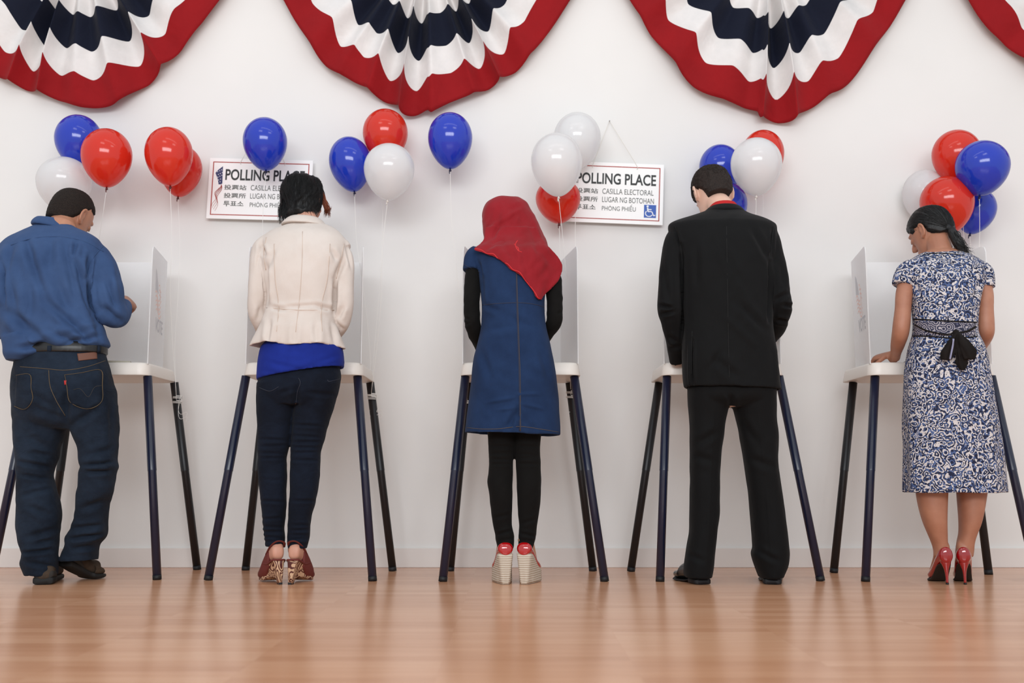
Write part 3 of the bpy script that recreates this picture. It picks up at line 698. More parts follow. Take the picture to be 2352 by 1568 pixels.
# ============ person 1: man in blue shirt and jeans
def person_one():
    t = person('man with cropped dark hair in a blue shirt, jeans and brown shoes', 150)
    ys = 4.34
    torso = [(515, 84, 164, 4.44, .05), (524, 70, 176, 4.43, .062), (536, 42, 206, 4.42, .085), (556, 12, 232, 4.40, .105), (585, -8, 238, 4.38, .125), (620, -12, 232, 4.365, .135),
             (670, -6, 218, 4.35, .14), (720, 2, 222, 4.34, .138), (762, 8, 238, 4.335, .135), (784, 12, 248, 4.335, .134), (794, 30, 249, 4.335, .128), (802, 46, 236, 4.335, .105)]
    lap = [(774, 10, 120, 4.30, .10), (800, 13, 120, 4.30, .10), (816, 15, 110, 4.30, .10), (830, 22, 80, 4.31, .085)]
    rarm = [(205, 575, 4.41, 34), (232, 612, 4.39, 36), (246, 660, 4.37, 35), (253, 700, 4.37, 33), (268, 726, 4.39, 29), (280, 716, 4.45, 22), (284, 701, 4.52, 17)]
    larm = [(28, 580, 4.41, 36), (4, 625, 4.39, 37), (-16, 680, 4.37, 35), (-20, 725, 4.37, 33), (-14, 752, 4.39, 29), (10, 748, 4.47, 25), (40, 755, 4.55, 22)]
    M = fabric('blue_cotton_shirt', (60, 84, 124), (50, 72, 110), 6, 1100, .3, .8, .12, .2, .25, (5, 5, 3))
    v, f = remesh([LR(torso), LR(lap), AR(rarm), AR(larm)], .006, 4)
    CR = [(60, 560, 105, 690, 9, 6), (105, 690, 230, 800, 8, 7), (75, 620, 60, 760, 12, 5), (150, 560, 175, 690, 9, 6), (170, 600, 235, 790, 8, 8), (130, 640, 165, 740, 12, 5),
          (20, 640, 60, 800, 10, 5), (0, 700, 120, 800, 10, 6), (205, 585, 200, 640, 5, 8), (200, 640, 218, 720, 5, 12), (218, 720, 232, 750, 6, 9), (60, 780, 240, 740, 9, -4), (110, 760, 200, 795, 7, 6),
          (175, 555, 168, 590, 5, 6), (170, 590, 188, 640, 6, 5), (30, 560, 10, 640, 8, 5), (245, 640, 265, 710, 6, 5), (232, 700, 285, 745, 7, 6), (258, 600, 262, 680, 8, -4), (225, 650, 240, 720, 6, -4),
          (5, 600, 12, 700, 5, 9), (40, 800, 100, 790, 6, 6), (140, 790, 235, 770, 5, 5), (60, 545, 75, 600, 8, 4), (120, 545, 110, 620, 10, 4)]
    v = crease(v, f, CR, 2.3); v = wob(v, f, .0018, (18, 10, 10), 3)
    sh = mk('shirt', v, f, M, t); bv = bvh(v, f)
    put('yoke_seam', strip(bv, [(25, 563), (70, 548), (130, 543), (190, 553), (238, 578)], .003, .0008), M, sh)
    put('armhole_seam', strip(bv, [(236, 566), (215, 590), (204, 620), (203, 660), (212, 705), (228, 742)], .0035, .001), M, sh)
    col = [(504, 90, 158, 4.462, .074, -.12, .05), (512, 82, 162, 4.455, .082, -.14, .0), (521, 77, 168, 4.447, .088, -.16, -.05), (528, 76, 172, 4.445, .088, -.18, -.05)]
    cv = remesh([LR(col)], .004, 2); cl = mk('collar', *cv, M, sh)
    # head, neck, arms, legs
    T, R = headM(at(161, 499, 4.52), -24, 27, 6, 1.04)
    parts = head_parts(T, R, 1.04)
    parts.append(tube(catmull([at(132, 548, 4.42), at(142, 520, 4.455), T(np.array((0, -.012, -.05)))], 5), [.068]*5+[.058]*6, 20))
    parts += [LR(torso[1:], .78), AR(rarm[:], .68), AR(larm, .68)]
    parts.append(tube(np.array([at(283, 703, 4.50), at(286, 698, 4.54), at(287, 693, 4.575)]), [.027, .025, .024], 14))
    parts += hand(at(287, 693, 4.575), (-.05, .8, .12), (.7, .1, .7), -1, .98, .55)
    Pl = at(40, 755, 4.55); parts.append(tube(np.array([at(36, 756, 4.53), Pl, at(62, 775, 4.62)]), [.03, .028, .026], 14))
    parts += hand(at(62, 777, 4.62), (.5, .6, -.5), (0, -.3, 1), 1, 1.0, .25)
    hips = [(796, 50, 240, 4.335, .108), (815, 42, 240, 4.335, .118), (850, 34, 250, 4.33, .128), (900, 30, 262, 4.325, .135), (940, 32, 268, 4.33, .13), (968, 36, 268, 4.335, .115), (985, 60, 250, 4.34, .08)]
    ll = [(930, 34, 158, 4.335, .105), (980, 36, 150, 4.34, .10), (1030, 38, 134, 4.335, .088), (1075, 41, 121, 4.33, .08), (1100, 42, 119, 4.33, .078), (1135, 42, 130, 4.33, .082), (1180, 42, 139, 4.335, .084),
          (1230, 45, 131, 4.34, .08), (1262, 52, 129, 4.345, .082), (1276, 54, 127, 4.345, .08), (1292, 52, 129, 4.35, .085), (1308, 58, 129, 4.35, .084), (1321, 63, 128, 4.35, .082, -.02)]
    rl = [(930, 150, 268, 4.33, .105), (980, 166, 270, 4.33, .10), (1030, 184, 267, 4.325, .086), (1058, 186, 265, 4.32, .082), (1072, 191, 266, 4.32, .083), (1085, 186, 262, 4.325, .08), (1130, 180, 258, 4.34, .082), (1160, 178, 246, 4.36, .08),
          (1190, 174, 244, 4.375, .078), (1212, 166, 245, 4.385, .078), (1232, 154, 243, 4.39, .08), (1250, 153, 226, 4.395, .08), (1268, 147, 223, 4.40, .08), (1286, 144, 221, 4.405, .082)]
    parts += [LR(hips, .82), LR(ll[:-1], .55), LR(rl[:-1], .55)]
    bvv, bff = remesh(parts, .005, 2)
    b = mk('body', bvv, bff, skin('skin_tan', (172, 118, 92), (186, 132, 104)), t); eyes(T, 1.04, b)
    hv, hf = cap(T, lambda p: p[:, 2]-(.020-1.35*np.clip(-p[:, 1]-.0, -.02, .062)*1.05)+np.where(p[:, 1] > .05, -.03, 0)+np.where(np.abs(p[:, 1]-.0) < .018, -.012, 0), .0055, seg=96, noise=.0012, rows=HAIRR)
    mk('hair', hv, hf, hairmat('cropped_dark_hair', (26, 20, 18), (52, 42, 36), .75, .2, (60, 60, 60)), t)
    # jeans
    MJ = denim('dark_denim', (16, 24, 36), (34, 45, 60)); v, f = remesh([LR(hips), LR(ll, hem=True, hemh=.025), LR(rl, hem=True, hemh=.025)], .006, 3)
    CR = [(40, 1060, 120, 1075, 5, 7), (45, 1090, 118, 1100, 4, 5), (60, 1040, 125, 1050, 6, 5), (44, 1140, 125, 1120, 5, 4), (190, 1068, 262, 1062, 4, 9), (195, 1085, 258, 1080, 5, 6), (200, 1045, 264, 1030, 7, 5),
          (50, 1270, 130, 1262, 4, 9), (56, 1290, 125, 1300, 5, 5), (60, 1235, 130, 1215, 6, 5), (80, 1250, 125, 1240, 5, 5), (155, 1238, 240, 1228, 4, 9), (160, 1215, 240, 1205, 5, 6), (165, 1260, 222, 1255, 5, 6), (180, 1170, 245, 1150, 7, 5),
          (150, 965, 70, 930, 8, 6), (150, 950, 60, 900, 9, 4), (165, 975, 240, 930, 8, 5), (60, 1160, 120, 1185, 7, 4), (150, 880, 152, 975, 7, 8), (255, 900, 262, 1040, 8, 4), (60, 1000, 110, 1030, 8, 4)]
    v = crease(v, f, CR, 1.7); v = wob(v, f, .0017, (20, 14, 20), 5)
    je = mk('jeans', v, f, MJ, t); bj = bvh(v, f)
    put('yoke_seam', strip(bj, [(46, 842), (100, 846), (150, 850), (200, 842), (242, 828)], .002, .0008), M_TAN, je)
    put('seat_seam', strip(bj, [(112, 850), (114, 880), (120, 900), (135, 930), (150, 955)], .002, .0008), M_TAN, je)
    put('back_pocket', patch(bj, (147, 860), (232, 850), (234, 922), (160, 925), (200, 940), .0028), MJ, je)
    put('back_pocket', patch(bj, (38, 860), (70, 858), (76, 918), (34, 934), (60, 942), .0028), MJ, je)
    for pl in ([(149, 861), (190, 856), (232, 849), (234, 885), (234, 922), (200, 939), (162, 924), (156, 895), (149, 861)], [(38, 862), (70, 859), (72, 890), (76, 918), (58, 940), (34, 932)]):
        put('pocket_stitching', strip(bj, pl, .0015, .0034, sub=5), M_TAN, je)
    put('pocket_arc_stitching', strip(bj, [(168, 895), (185, 893), (203, 912), (216, 890), (232, 886)], .0014, .0034), plain('faded_stitch', (58, 54, 50), .8), je)
    put('red_tab', patch(bj, (147, 874), (153, 873), (153, 883), (148, 884), None, .005, 4, 4), plain('red_tab', (176, 34, 34), .7), je)
    bl = remesh([LR([(791, 46, 240, 4.335, .115, .02), (800, 43, 243, 4.335, .121, .02), (806, 42, 243, 4.335, .123, .02), (815, 41, 243, 4.335, .122, .02)], n=2.3)], .004, 1)
    belt = mk('belt', *bl, M_BLKLEATHER, t); bb = bvh(*bl)
    for x, y0 in ((114, 795), (228, 792), (48, 800)):
        put('belt_loop', strip(bb, [(x, y0-1), (x-1, y0+12), (x-2, y0+26)], .0165, .003), MJ, je)
    put('waist_patch', patch(bj, (177, 812), (221, 808), (222, 824), (180, 829), None, .004), plain('brown_leather_patch', (104, 64, 48), .6), je)
    # shoes
    ML = fabric('brown_suede', (62, 52, 44), (80, 66, 54), 18, 500, .4, .8); MS = plain('dark_rubber_sole', (15, 13, 12), .75)
    for (hp, Yh, tp, Yt, lift) in ((100, 4.30, 121, 4.56, 0), (153, 4.40, 232, 4.57, .055)):
        Fr0, L = shoe_frame(hp, Yh, tp, Yt)
        Fr = lambda u, x, z, Fr0=Fr0, lift=lift, L=L: Fr0(u, x, z+lift*max(0, 1-u/(L*.66))**1.2+.001)
        up = dense([(-.020, -.006, .006, .03, .045), (-.016, -.022, .022, .022, .055), (-.002, -.037, .037, .016, .075), (.03, -.040, .040, .016, .078), (.08, -.040, .040, .016, .08), (.14, -.044, .044, .016, .08), (L-.08, -.05, .05, .016, .062), (L-.03, -.042, .042, .016, .052), (L, -.02, .02, .018, .038)])
        s_ = mk('shoe', *loft([sect(Fr, *r) for r in up]), ML, t)
        so = dense([(-.018, -.028, .028, 0, .02), (-.010, -.04, .04, 0, .03), (.03, -.044, .044, 0, .03), (.09, -.042, .042, .001, .026), (L-.08, -.053, .053, 0, .024), (L-.03, -.045, .045, .001, .022), (L+.006, -.022, .022, .004, .018)])
        mk('sole', *loft([sect(Fr, *r, n=4) for r in so]), MS, s_)
        mk('heel_counter', *loft([sect(Fr, *r) for r in dense([(-.016, -.024, .024, .02, .05), (-.006, -.0385, .0385, .02, .062), (.03, -.044, .044, .018, .06), (.05, -.0435, .0435, .018, .04)])]), plain('dark_suede', (42, 38, 34), .8), s_)
person_one()

# ============ person 2: woman in cream blazer
def person_two():
    t = person('woman with a black bob in a cream blazer, skinny jeans and patterned wedges', 657)
    tor = [(516, 664, 748, 4.47, .05), (525, 640, 768, 4.455, .07), (538, 612, 784, 4.43, .09), (556, 600, 796, 4.41, .10), (585, 602, 796, 4.39, .11), (625, 606, 784, 4.375, .115), (665, 610, 772, 4.36, .11),
           (702, 612, 768, 4.35, .102), (725, 608, 768, 4.345, .106), (755, 596, 775, 4.34, .122), (780, 584, 784, 4.34, .132), (797, 579, 790, 4.34, .137, -.02)]
    def fl(rg, s, P):
        if s > .72:
            k = (s-.72)/.28; c = rg.mean(0); a = np.arctan2(rg[:, 1]-c[1], rg[:, 0]-c[0]); q = 1+.05*k*np.cos(a*9+1)+.02*k*np.cos(a*5)
            rg = rg.copy(); rg[:, :2] = c[:2]+(rg[:, :2]-c[:2])*q[:, None]; rg[:, 2] += -.006*k*np.cos(a*4)
        return rg
    la = [(622, 556, 4.41, 25), (602, 575, 4.395, 24), (594, 620, 4.37, 22.5), (590, 670, 4.355, 21), (588, 712, 4.36, 19.5), (597, 740, 4.39, 18), (606, 762, 4.46, 17), (614, 784, 4.55, 16)]
    ra = [(778, 576, 4.41, 26), (789, 600, 4.395, 25), (791, 650, 4.37, 22.5), (790, 700, 4.355, 21.5), (786, 736, 4.365, 20.5), (780, 752, 4.40, 18.5), (768, 768, 4.47, 17), (760, 788, 4.56, 16)]
    puff = [(605, 552, 4.41, 13), (598, 560, 4.405, 14)]
    M = fabric('cream_cotton', (217, 206, 198), (209, 197, 188), 5, 1100, .25, .8, .1, .2, .12, (6, 6, 3))
    v, f = remesh([LR(tor, mod=fl, hem=True, hemh=.035, seg=96), AR(la), AR(ra), AR([(785, 566, 4.41, 20), (795, 575, 4.405, 18)])], .005, 2)
    CR = [(611, 600, 613, 700, 5, 10), (770, 640, 768, 720, 5, 10), (610, 590, 600, 560, 5, 6), (770, 640, 792, 590, 6, 5), (775, 600, 760, 570, 5, 4), (600, 700, 590, 740, 6, 4), (790, 700, 775, 735, 5, 5), (765, 735, 790, 760, 5, 5),
          (620, 730, 612, 790, 5, 5), (640, 730, 640, 790, 7, -3), (725, 735, 727, 795, 6, 4), (760, 735, 770, 795, 6, 4), (680, 735, 675, 795, 6, 3), (620, 705, 660, 712, 5, 4), (720, 700, 765, 712, 5, 4), (650, 705, 730, 700, 4, 3),
          (597, 555, 590, 620, 3, 3), (603, 550, 596, 600, 3, 3), (796, 560, 808, 620, 4, 4), (630, 570, 615, 620, 6, 4), (700, 540, 695, 600, 8, 2)]
    v = crease(v, f, CR, 1.8); v = wob(v, f, .0011, (22, 12, 14), 8)
    j = mk('blazer', v, f, M, t); bv = bvh(v, f); MSM = plain('cream_seam', (205, 186, 172), .85)
    for pl in ([(695, 532), (693, 620), (686, 705), (675, 796)], [(630, 560), (632, 640), (640, 705), (632, 795)], [(758, 560), (752, 640), (738, 705), (742, 795)], [(612, 545), (606, 580), (611, 620)], [(790, 560), (782, 600), (772, 640)], [(612, 707), (690, 712), (768, 712)]):
        put('seam', strip(bv, pl, .0022, .0008, .0014), MSM, j)
    col = [(502, 668, 736, 4.495, .062, -.06, -.05), (507, 660, 743, 4.487, .070, -.06, -.08), (515, 651, 749, 4.478, .076, -.06, -.1), (522, 646, 753, 4.472, .078, -.06, -.1)]
    mk('collar', *remesh([LR(col)], .004, 2), M, j)
    # arms, body
    T, R = headM(at(698, 466, 4.55), -14, 42, -5, .98)
    parts = head_parts(T, R, .98)
    parts.append(tube(catmull([at(703, 545, 4.44), at(704, 515, 4.48), T(np.array((0, -.02, -.03)))], 5), [.055]*5+[.05]*6, 18))
    hips = [(786, 600, 784, 4.335, .112), (820, 596, 786, 4.33, .122), (860, 592, 785, 4.325, .128), (900, 591, 776, 4.325, .12), (930, 592, 766, 4.33, .10)]
    ll = [(880, 591, 684, 4.32, .10), (930, 590, 679, 4.325, .092), (970, 592, 673, 4.33, .08), (1010, 593, 667, 4.33, .07), (1035, 593, 661, 4.325, .064), (1060, 593, 657.5, 4.325, .062), (1100, 595, 657.5, 4.325, .064), (1140, 599, 657.5, 4.33, .063), (1180, 603, 655.5, 4.34, .056), (1210, 605, 653, 4.345, .05), (1235, 608, 654, 4.35, .046), (1255, 610, 653, 4.35, .045)]
    rl = [(880, 676, 780, 4.32, .10), (930, 677, 767, 4.325, .092), (970, 673, 755, 4.33, .08), (1010, 670, 744, 4.33, .07), (1035, 668, 738, 4.325, .064), (1060, 668, 735, 4.325, .062), (1100, 667, 733, 4.325, .064), (1140, 665.5, 726, 4.33, .063), (1180, 663, 717, 4.34, .056), (1210, 661.5, 712, 4.345, .05), (1235, 660, 710, 4.35, .046), (1259, 661, 704, 4.35, .045)]
    parts += [LR(tor[1:-2], .85), AR(la, .66), AR(ra, .66), LR(hips, .74), LR(ll[:-1], .68), LR(rl[:-1], .68)]
    w1 = at(616, 792, 4.58); parts.append(tube(np.array([at(614, 784, 4.55), w1, at(620, 806, 4.62)]), [.024, .022, .021], 12)); parts += hand(at(621, 808, 4.625), (.5, .7, -.25), (0, -.1, 1), 1, .88, .3)
    w2 = at(758, 794, 4.58); parts.append(tube(np.array([at(760, 788, 4.56), w2, at(752, 806, 4.62)]), [.024, .022, .021], 12)); parts += hand(at(751, 807, 4.625), (-.5, .7, -.25), (0, -.1, 1), -1, .88, .45)
    # ankles and feet inside the shoes
    feet = []
    for sx, (hx, tx) in ((-1, (638, 612)), (1, (672, 702))):
        a0 = at(hx-(2 if sx < 0 else -4), 1245, 4.352); a1 = at(hx-(3 if sx < 0 else -4), 1268, 4.345); a2 = at(hx-2*sx*-1, 1285, 4.335)
        parts.append(tube(catmull([a0+[0, 0, .03], a0, a1], 4), [.027]*4+[.027]*5, 16))
        Fr, L = shoe_frame(hx, 4.30, tx, 4.46)
        feet.append((Fr, L, sx))
        hh = .098
        ft = dense([(-.004, -.012, .012, hh+.012, hh+.035), (.004, -.023, .023, hh+.002, hh+.058), (.03, -.027, .027, hh-.004, hh+.075), (.06, -.030, .030, hh-.02, hh+.07), (.10, -.034, .034, .035, .125), (L-.03, -.038, .038, .012, .06), (L+.015, -.03, .03, .012, .035)])
        parts.append(loft([sect(Fr, *r) for r in ft]))
    bvv, bff = remesh(parts, .0045, 2); b = mk('body', bvv, bff, skin('skin_rosy', (190, 138, 116), (206, 152, 130)), t); eyes(T, .98, b)
    # hair: layered bob
    HB = [(-.112, .02, -.078, .050), (-.095, .03, -.094, .066), (-.078, .035, -.094, .070), (-.045, .045, -.108, .083), (0, .06, -.118, .090), (.04, .088, -.122, .094), (.075, .092, -.114, .088), (.10, .075, -.094, .074), (.122, .03, -.06, .048), (.130, .0, -.036, .018)]
    TH, RH = headM(at(698, 466, 4.55), -12, 20, -7, .98); hp = [TH(r) for r in headring(rows=HB, seg=60, m=6)]
    hv, hf = remesh([loft(hp)], .005, 2); n_ = vnormals(hv, hf)
    r_ = np.random.default_rng(4); hv = wob(hv, hf, .0022, (50, 40, 22), 12)
    MH = hairmat('black_hair', (9, 9, 11), (26, 25, 26), .42, .35)
    h = mk('hair', hv, hf, MH, t)
    def st(r): a = r.uniform(0, 2*math.pi); q = r.uniform(.1, 1)**.6; return np.array([.09*q*math.cos(a), -.02+.10*q*math.sin(a), .13*math.sqrt(max(0, 1-q*q*.9))])
    def flow(p, r): return np.array([p[0]*4+.1, (p[1]+.0)*5-.25, -1.0+4*max(0, p[2]-.06)*0])
    sv, sf = strands(hv, hf, TH, RH, 1300, st, flow, .17, 9, .0009, .007, 5, .2); mk('loose_strands', sv, sf, MH, h)
    # flicks at the nape left and the auburn lock on the right
    pt = []
    for k in range(150):
        x = r_.uniform(-.085, .075); zz = -.05-.03*r_.random(); p0 = TH(np.array([x*.8, -.085+.35*abs(x), zz])); dx = np.array([-.018 if x < 0 else .015, r_.uniform(-.006, .01), -.028*r_.uniform(.4, 1.5)])+r_.normal(0, .006, 3)
        if abs(x) < .03: dx[2] *= .3
        pt.append(tube(catmull([p0, p0+dx*.5+[0, -.004, 0], p0+dx*1.1+r_.normal(0, .004, 3)], 4), np.linspace(.0020, .0003, 9), 4))
    mk('nape_flicks', *join(pt), MH, h)
    pt = []
    for k in range(170):
        p0 = at(738+r_.uniform(-6, 8), 440+r_.uniform(0, 16), 4.545); p1 = at(752+r_.uniform(-8, 5), 474+r_.uniform(-4, 8), 4.56+r_.uniform(-.02, .02)); q_ = r_.random(); p2 = at(750+r_.uniform(-8, 10)+3*q_, 500-26*q_, 4.57)
        pt.append(tube(catmull([p0, p1, p2], 4), np.linspace(.0014, .0003, 9), 4))
    mk('auburn_lock', *join(pt), hairmat('auburn_hair', (110, 52, 30), (150, 80, 48), .45), h, label='auburn lock of hair over the right cheek')
    pt = []
    for k in range(320):
        x0 = r_.uniform(645, 678); p0 = at(x0, r_.uniform(450, 488), 4.475+r_.uniform(-.005, .03)); p2 = at(x0+r_.uniform(-9, 3), r_.uniform(492, 516)-max(0, x0-662)*1.0, 4.46)
        pt.append(tube(catmull([p0, (p0+p2)/2+[r_.uniform(-.008, .004), -.008, 0], p2], 3), np.linspace(.0016, .0003, 7), 4))
    mk('nape_tuft', *join(pt), MH, h)
    # blue top below the blazer
    top = [(784, 612, 774, 4.338, .110), (800, 600, 786, 4.335, .123), (830, 594, 790, 4.333, .135), (848, 592, 789, 4.33, .138, .13), (858, 592, 789, 4.33, .139, .155)]
    v, f = remesh([LR(top, hem=True, hemh=.03)], .005, 2); v = crease(v, f, [(610, 830, 700, 850, 5, 4), (640, 868, 780, 815, 6, 5), (700, 850, 788, 830, 5, 4), (600, 850, 660, 862, 4, 2), (650, 810, 700, 806, 6, 2)], .7)
    mk('blue_top', v, f, fabric('royal_blue_jersey', (26, 46, 138), (20, 38, 122), 6, 1200, .25, .8, .1, .2), t)
    MJ = denim('indigo_denim', (11, 16, 27), (19, 27, 42)); v, f = remesh([LR([(834, 606, 778, 4.335, .105), (860, 596, 783, 4.328, .12), (900, 591, 776, 4.325, .12), (930, 592, 766, 4.33, .10)]), LR(ll, hem=True, hemh=.025), LR(rl, hem=True, hemh=.025)], .0048, 2)
    CR = [(594, y, 660, y+dy, 3.2, 3.6) for y, dy in ((1008, 3), (1026, -4), (1040, 3), (1052, -2), (1150, 2), (1192, -3), (1208, 4), (1222, -3), (1232, 5), (1243, -2))]
    CR += [(668, y, 740, y+dy, 3.2, 3.8) for y, dy in ((975, 3), (1000, 5), (1016, -2), (1026, 4), (1040, -3), (1056, 2), (1150, 0), (1205, 4), (1218, -5), (1228, 3), (1238, -4), (1250, 2))]
    CR += [(682, 880, 680, 935, 7, 12), (700, 900, 775, 908, 5, 4), (640, 905, 680, 890, 5, 4), (600, 1100, 655, 1104, 4, 2)]
    v = crease(v, f, CR, 1.2); v = wob(v, f, .0008, (20, 14, 26), 9); je = mk('skinny_jeans', v, f, MJ, t); bj = bvh(v, f)
    for pl in ([(752, 872), (757, 876), (785, 868)], [(596, 890), (620, 898), (640, 888)], [(686, 868), (690, 880), (683, 900), (680, 925)]):
        put('seam_stitching', strip(bj, pl, .0022, .0012), plain('indigo_stitch', (40, 44, 56), .8), je)
    # shoes: patterned wedge with leather sling
    m, nt, b_ = nodes('zebra_print'); vv = coords(nt)
    wv = N(nt, 'ShaderNodeTexNoise', Scale=13.0, Detail=0.5, Distortion=1.7); nt.links.new(vv, wv.inputs['Vector'])
    ml = N(nt, 'ShaderNodeMath', operation='MULTIPLY'); ml.inputs[1].default_value = 62; nt.links.new(wv.outputs['Fac'], ml.inputs[0])
    sn = N(nt, 'ShaderNodeMath', operation='SINE'); nt.links.new(ml.outputs[0], sn.inputs[0])
    r = ramp(nt, [(.0, lin((84, 34, 28))), (.42, lin((88, 38, 30))), (.5, lin((196, 158, 124))), (1, lin((206, 170, 138)))])
    mr = N(nt, 'ShaderNodeMapRange'); mr.inputs['From Min'].default_value = -1; nt.links.new(sn.outputs[0], mr.inputs['Value']); nt.links.new(mr.outputs[0], r.inputs['Fac'])
    nt.links.new(r.outputs['Color'], b_.inputs['Base Color']); b_.inputs['Roughness'].default_value = .6; MZ = m
    ML = plain('oxblood_suede', (104, 38, 32), .75)
    for Fr, L, sx in feet:
        hh = .098; ins = -sx*.010
        we = []
        for u, w0, w1, zb, zt in dense([(-.008, .006, .020, 0, hh-.004), (.0, .008, .026, 0, hh), (.018, .008, .027, 0, hh-.002), (.026, .012, .028, .016, hh-.006), (.05, .018, .030, .022, hh-.026), (.09, .028, .034, .016, .058), (.12, .034, .037, .004, .036), (L, .033, .035, .002, .02), (L+.03, .015, .02, .004, .014)], 4):
            nn = 16; q = []
            for k in range(nn): q.append((-w1+2*w1*k/(nn-1), zt))
            xo = ins*(1 if u < .05 else max(0, (.12-u)/.07))
            for k in range(nn): q.append((w0+xo-2*w0*k/(nn-1), zb))
            # side curve between
            full = []
            for k in range(nn): full.append((-w1+2*w1*k/(nn-1), zt))
            for k in range(1, 8): s = k/8; full.append(((w1*(1-s**.7)+(w0+xo)*s**.7), zt+(zb-zt)*s))
            for k in range(nn): full.append((w0+xo-2*w0*k/(nn-1), zb))
            for k in range(1, 8): s = 1-k/8; full.append(((-w1*(1-s**.7)+(-w0+xo)*s**.7), zt+(zb-zt)*s))
            we.append(np.array([Fr(u-.0*z, x, z+.003) for x, z in full]))
        s_ = mk('shoe', *loft(we), MZ, t)
        hb = at(0, 0, 1)
        tip = [Fr(u_, x_+ins, z_) for z_ in (0, .008) for u_, x_ in ((-.009, -.007), (.019, -.009), (.019, .009), (-.009, .007))]
        mk('heel_tip', tip, [[0, 1, 2, 3], [4, 5, 6, 7], [0, 1, 5, 4], [1, 2, 6, 5], [2, 3, 7, 6], [3, 0, 4, 7]], M_CAP, s_, smooth=False)
        # leather upper: outer quarter, vamp and sling strap
        o1 = sx
        up = dense([(.045, .020, .034, hh-.03, hh+.03), (.07, .016, .037, .045, hh+.035), (.10, -.02, .043, .02, .112), (.13, -.042, .045, .010, .078), (L-.02, -.042, .043, .008, .055), (L+.02, -.032, .032, .008, .04), (L+.038, -.012, .012, .010, .026)])
        rg = []
        for u, x0, x1, z0, z1 in up:
            a_, b2 = (x0, x1) if o1 > 0 else (-x1, -x0); rg.append(sect(Fr, u, a_, b2, z0, z1, 2.4))
        mk('leather_upper', *loft(rg), ML, s_)
        st = [Fr(.07, o1*.033, hh+.02), Fr(.03, o1*.030, hh+.05), Fr(.0, o1*.018, hh+.072), Fr(-.010, 0, hh+.078), Fr(.0, -o1*.022, hh+.07), Fr(.03, -o1*.030, hh+.05)]
        mk('sling_strap', *tube(catmull(st, 6), .0052, 10, flat=.35, up=(0, 0, 1)), ML, s_)
        rim = [Fr(.10, o1*.040, .08), Fr(.05, o1*.033, hh-.018), (Fr(.0, o1*.025, hh+.001)), Fr(-.010, 0, hh+.002), Fr(.0, -o1*.026, hh), Fr(.04, -o1*.033, hh-.012)]
        mk('footbed_rim', *tube(catmull(rim, 6), .0038, 8), ML, s_)
person_two()
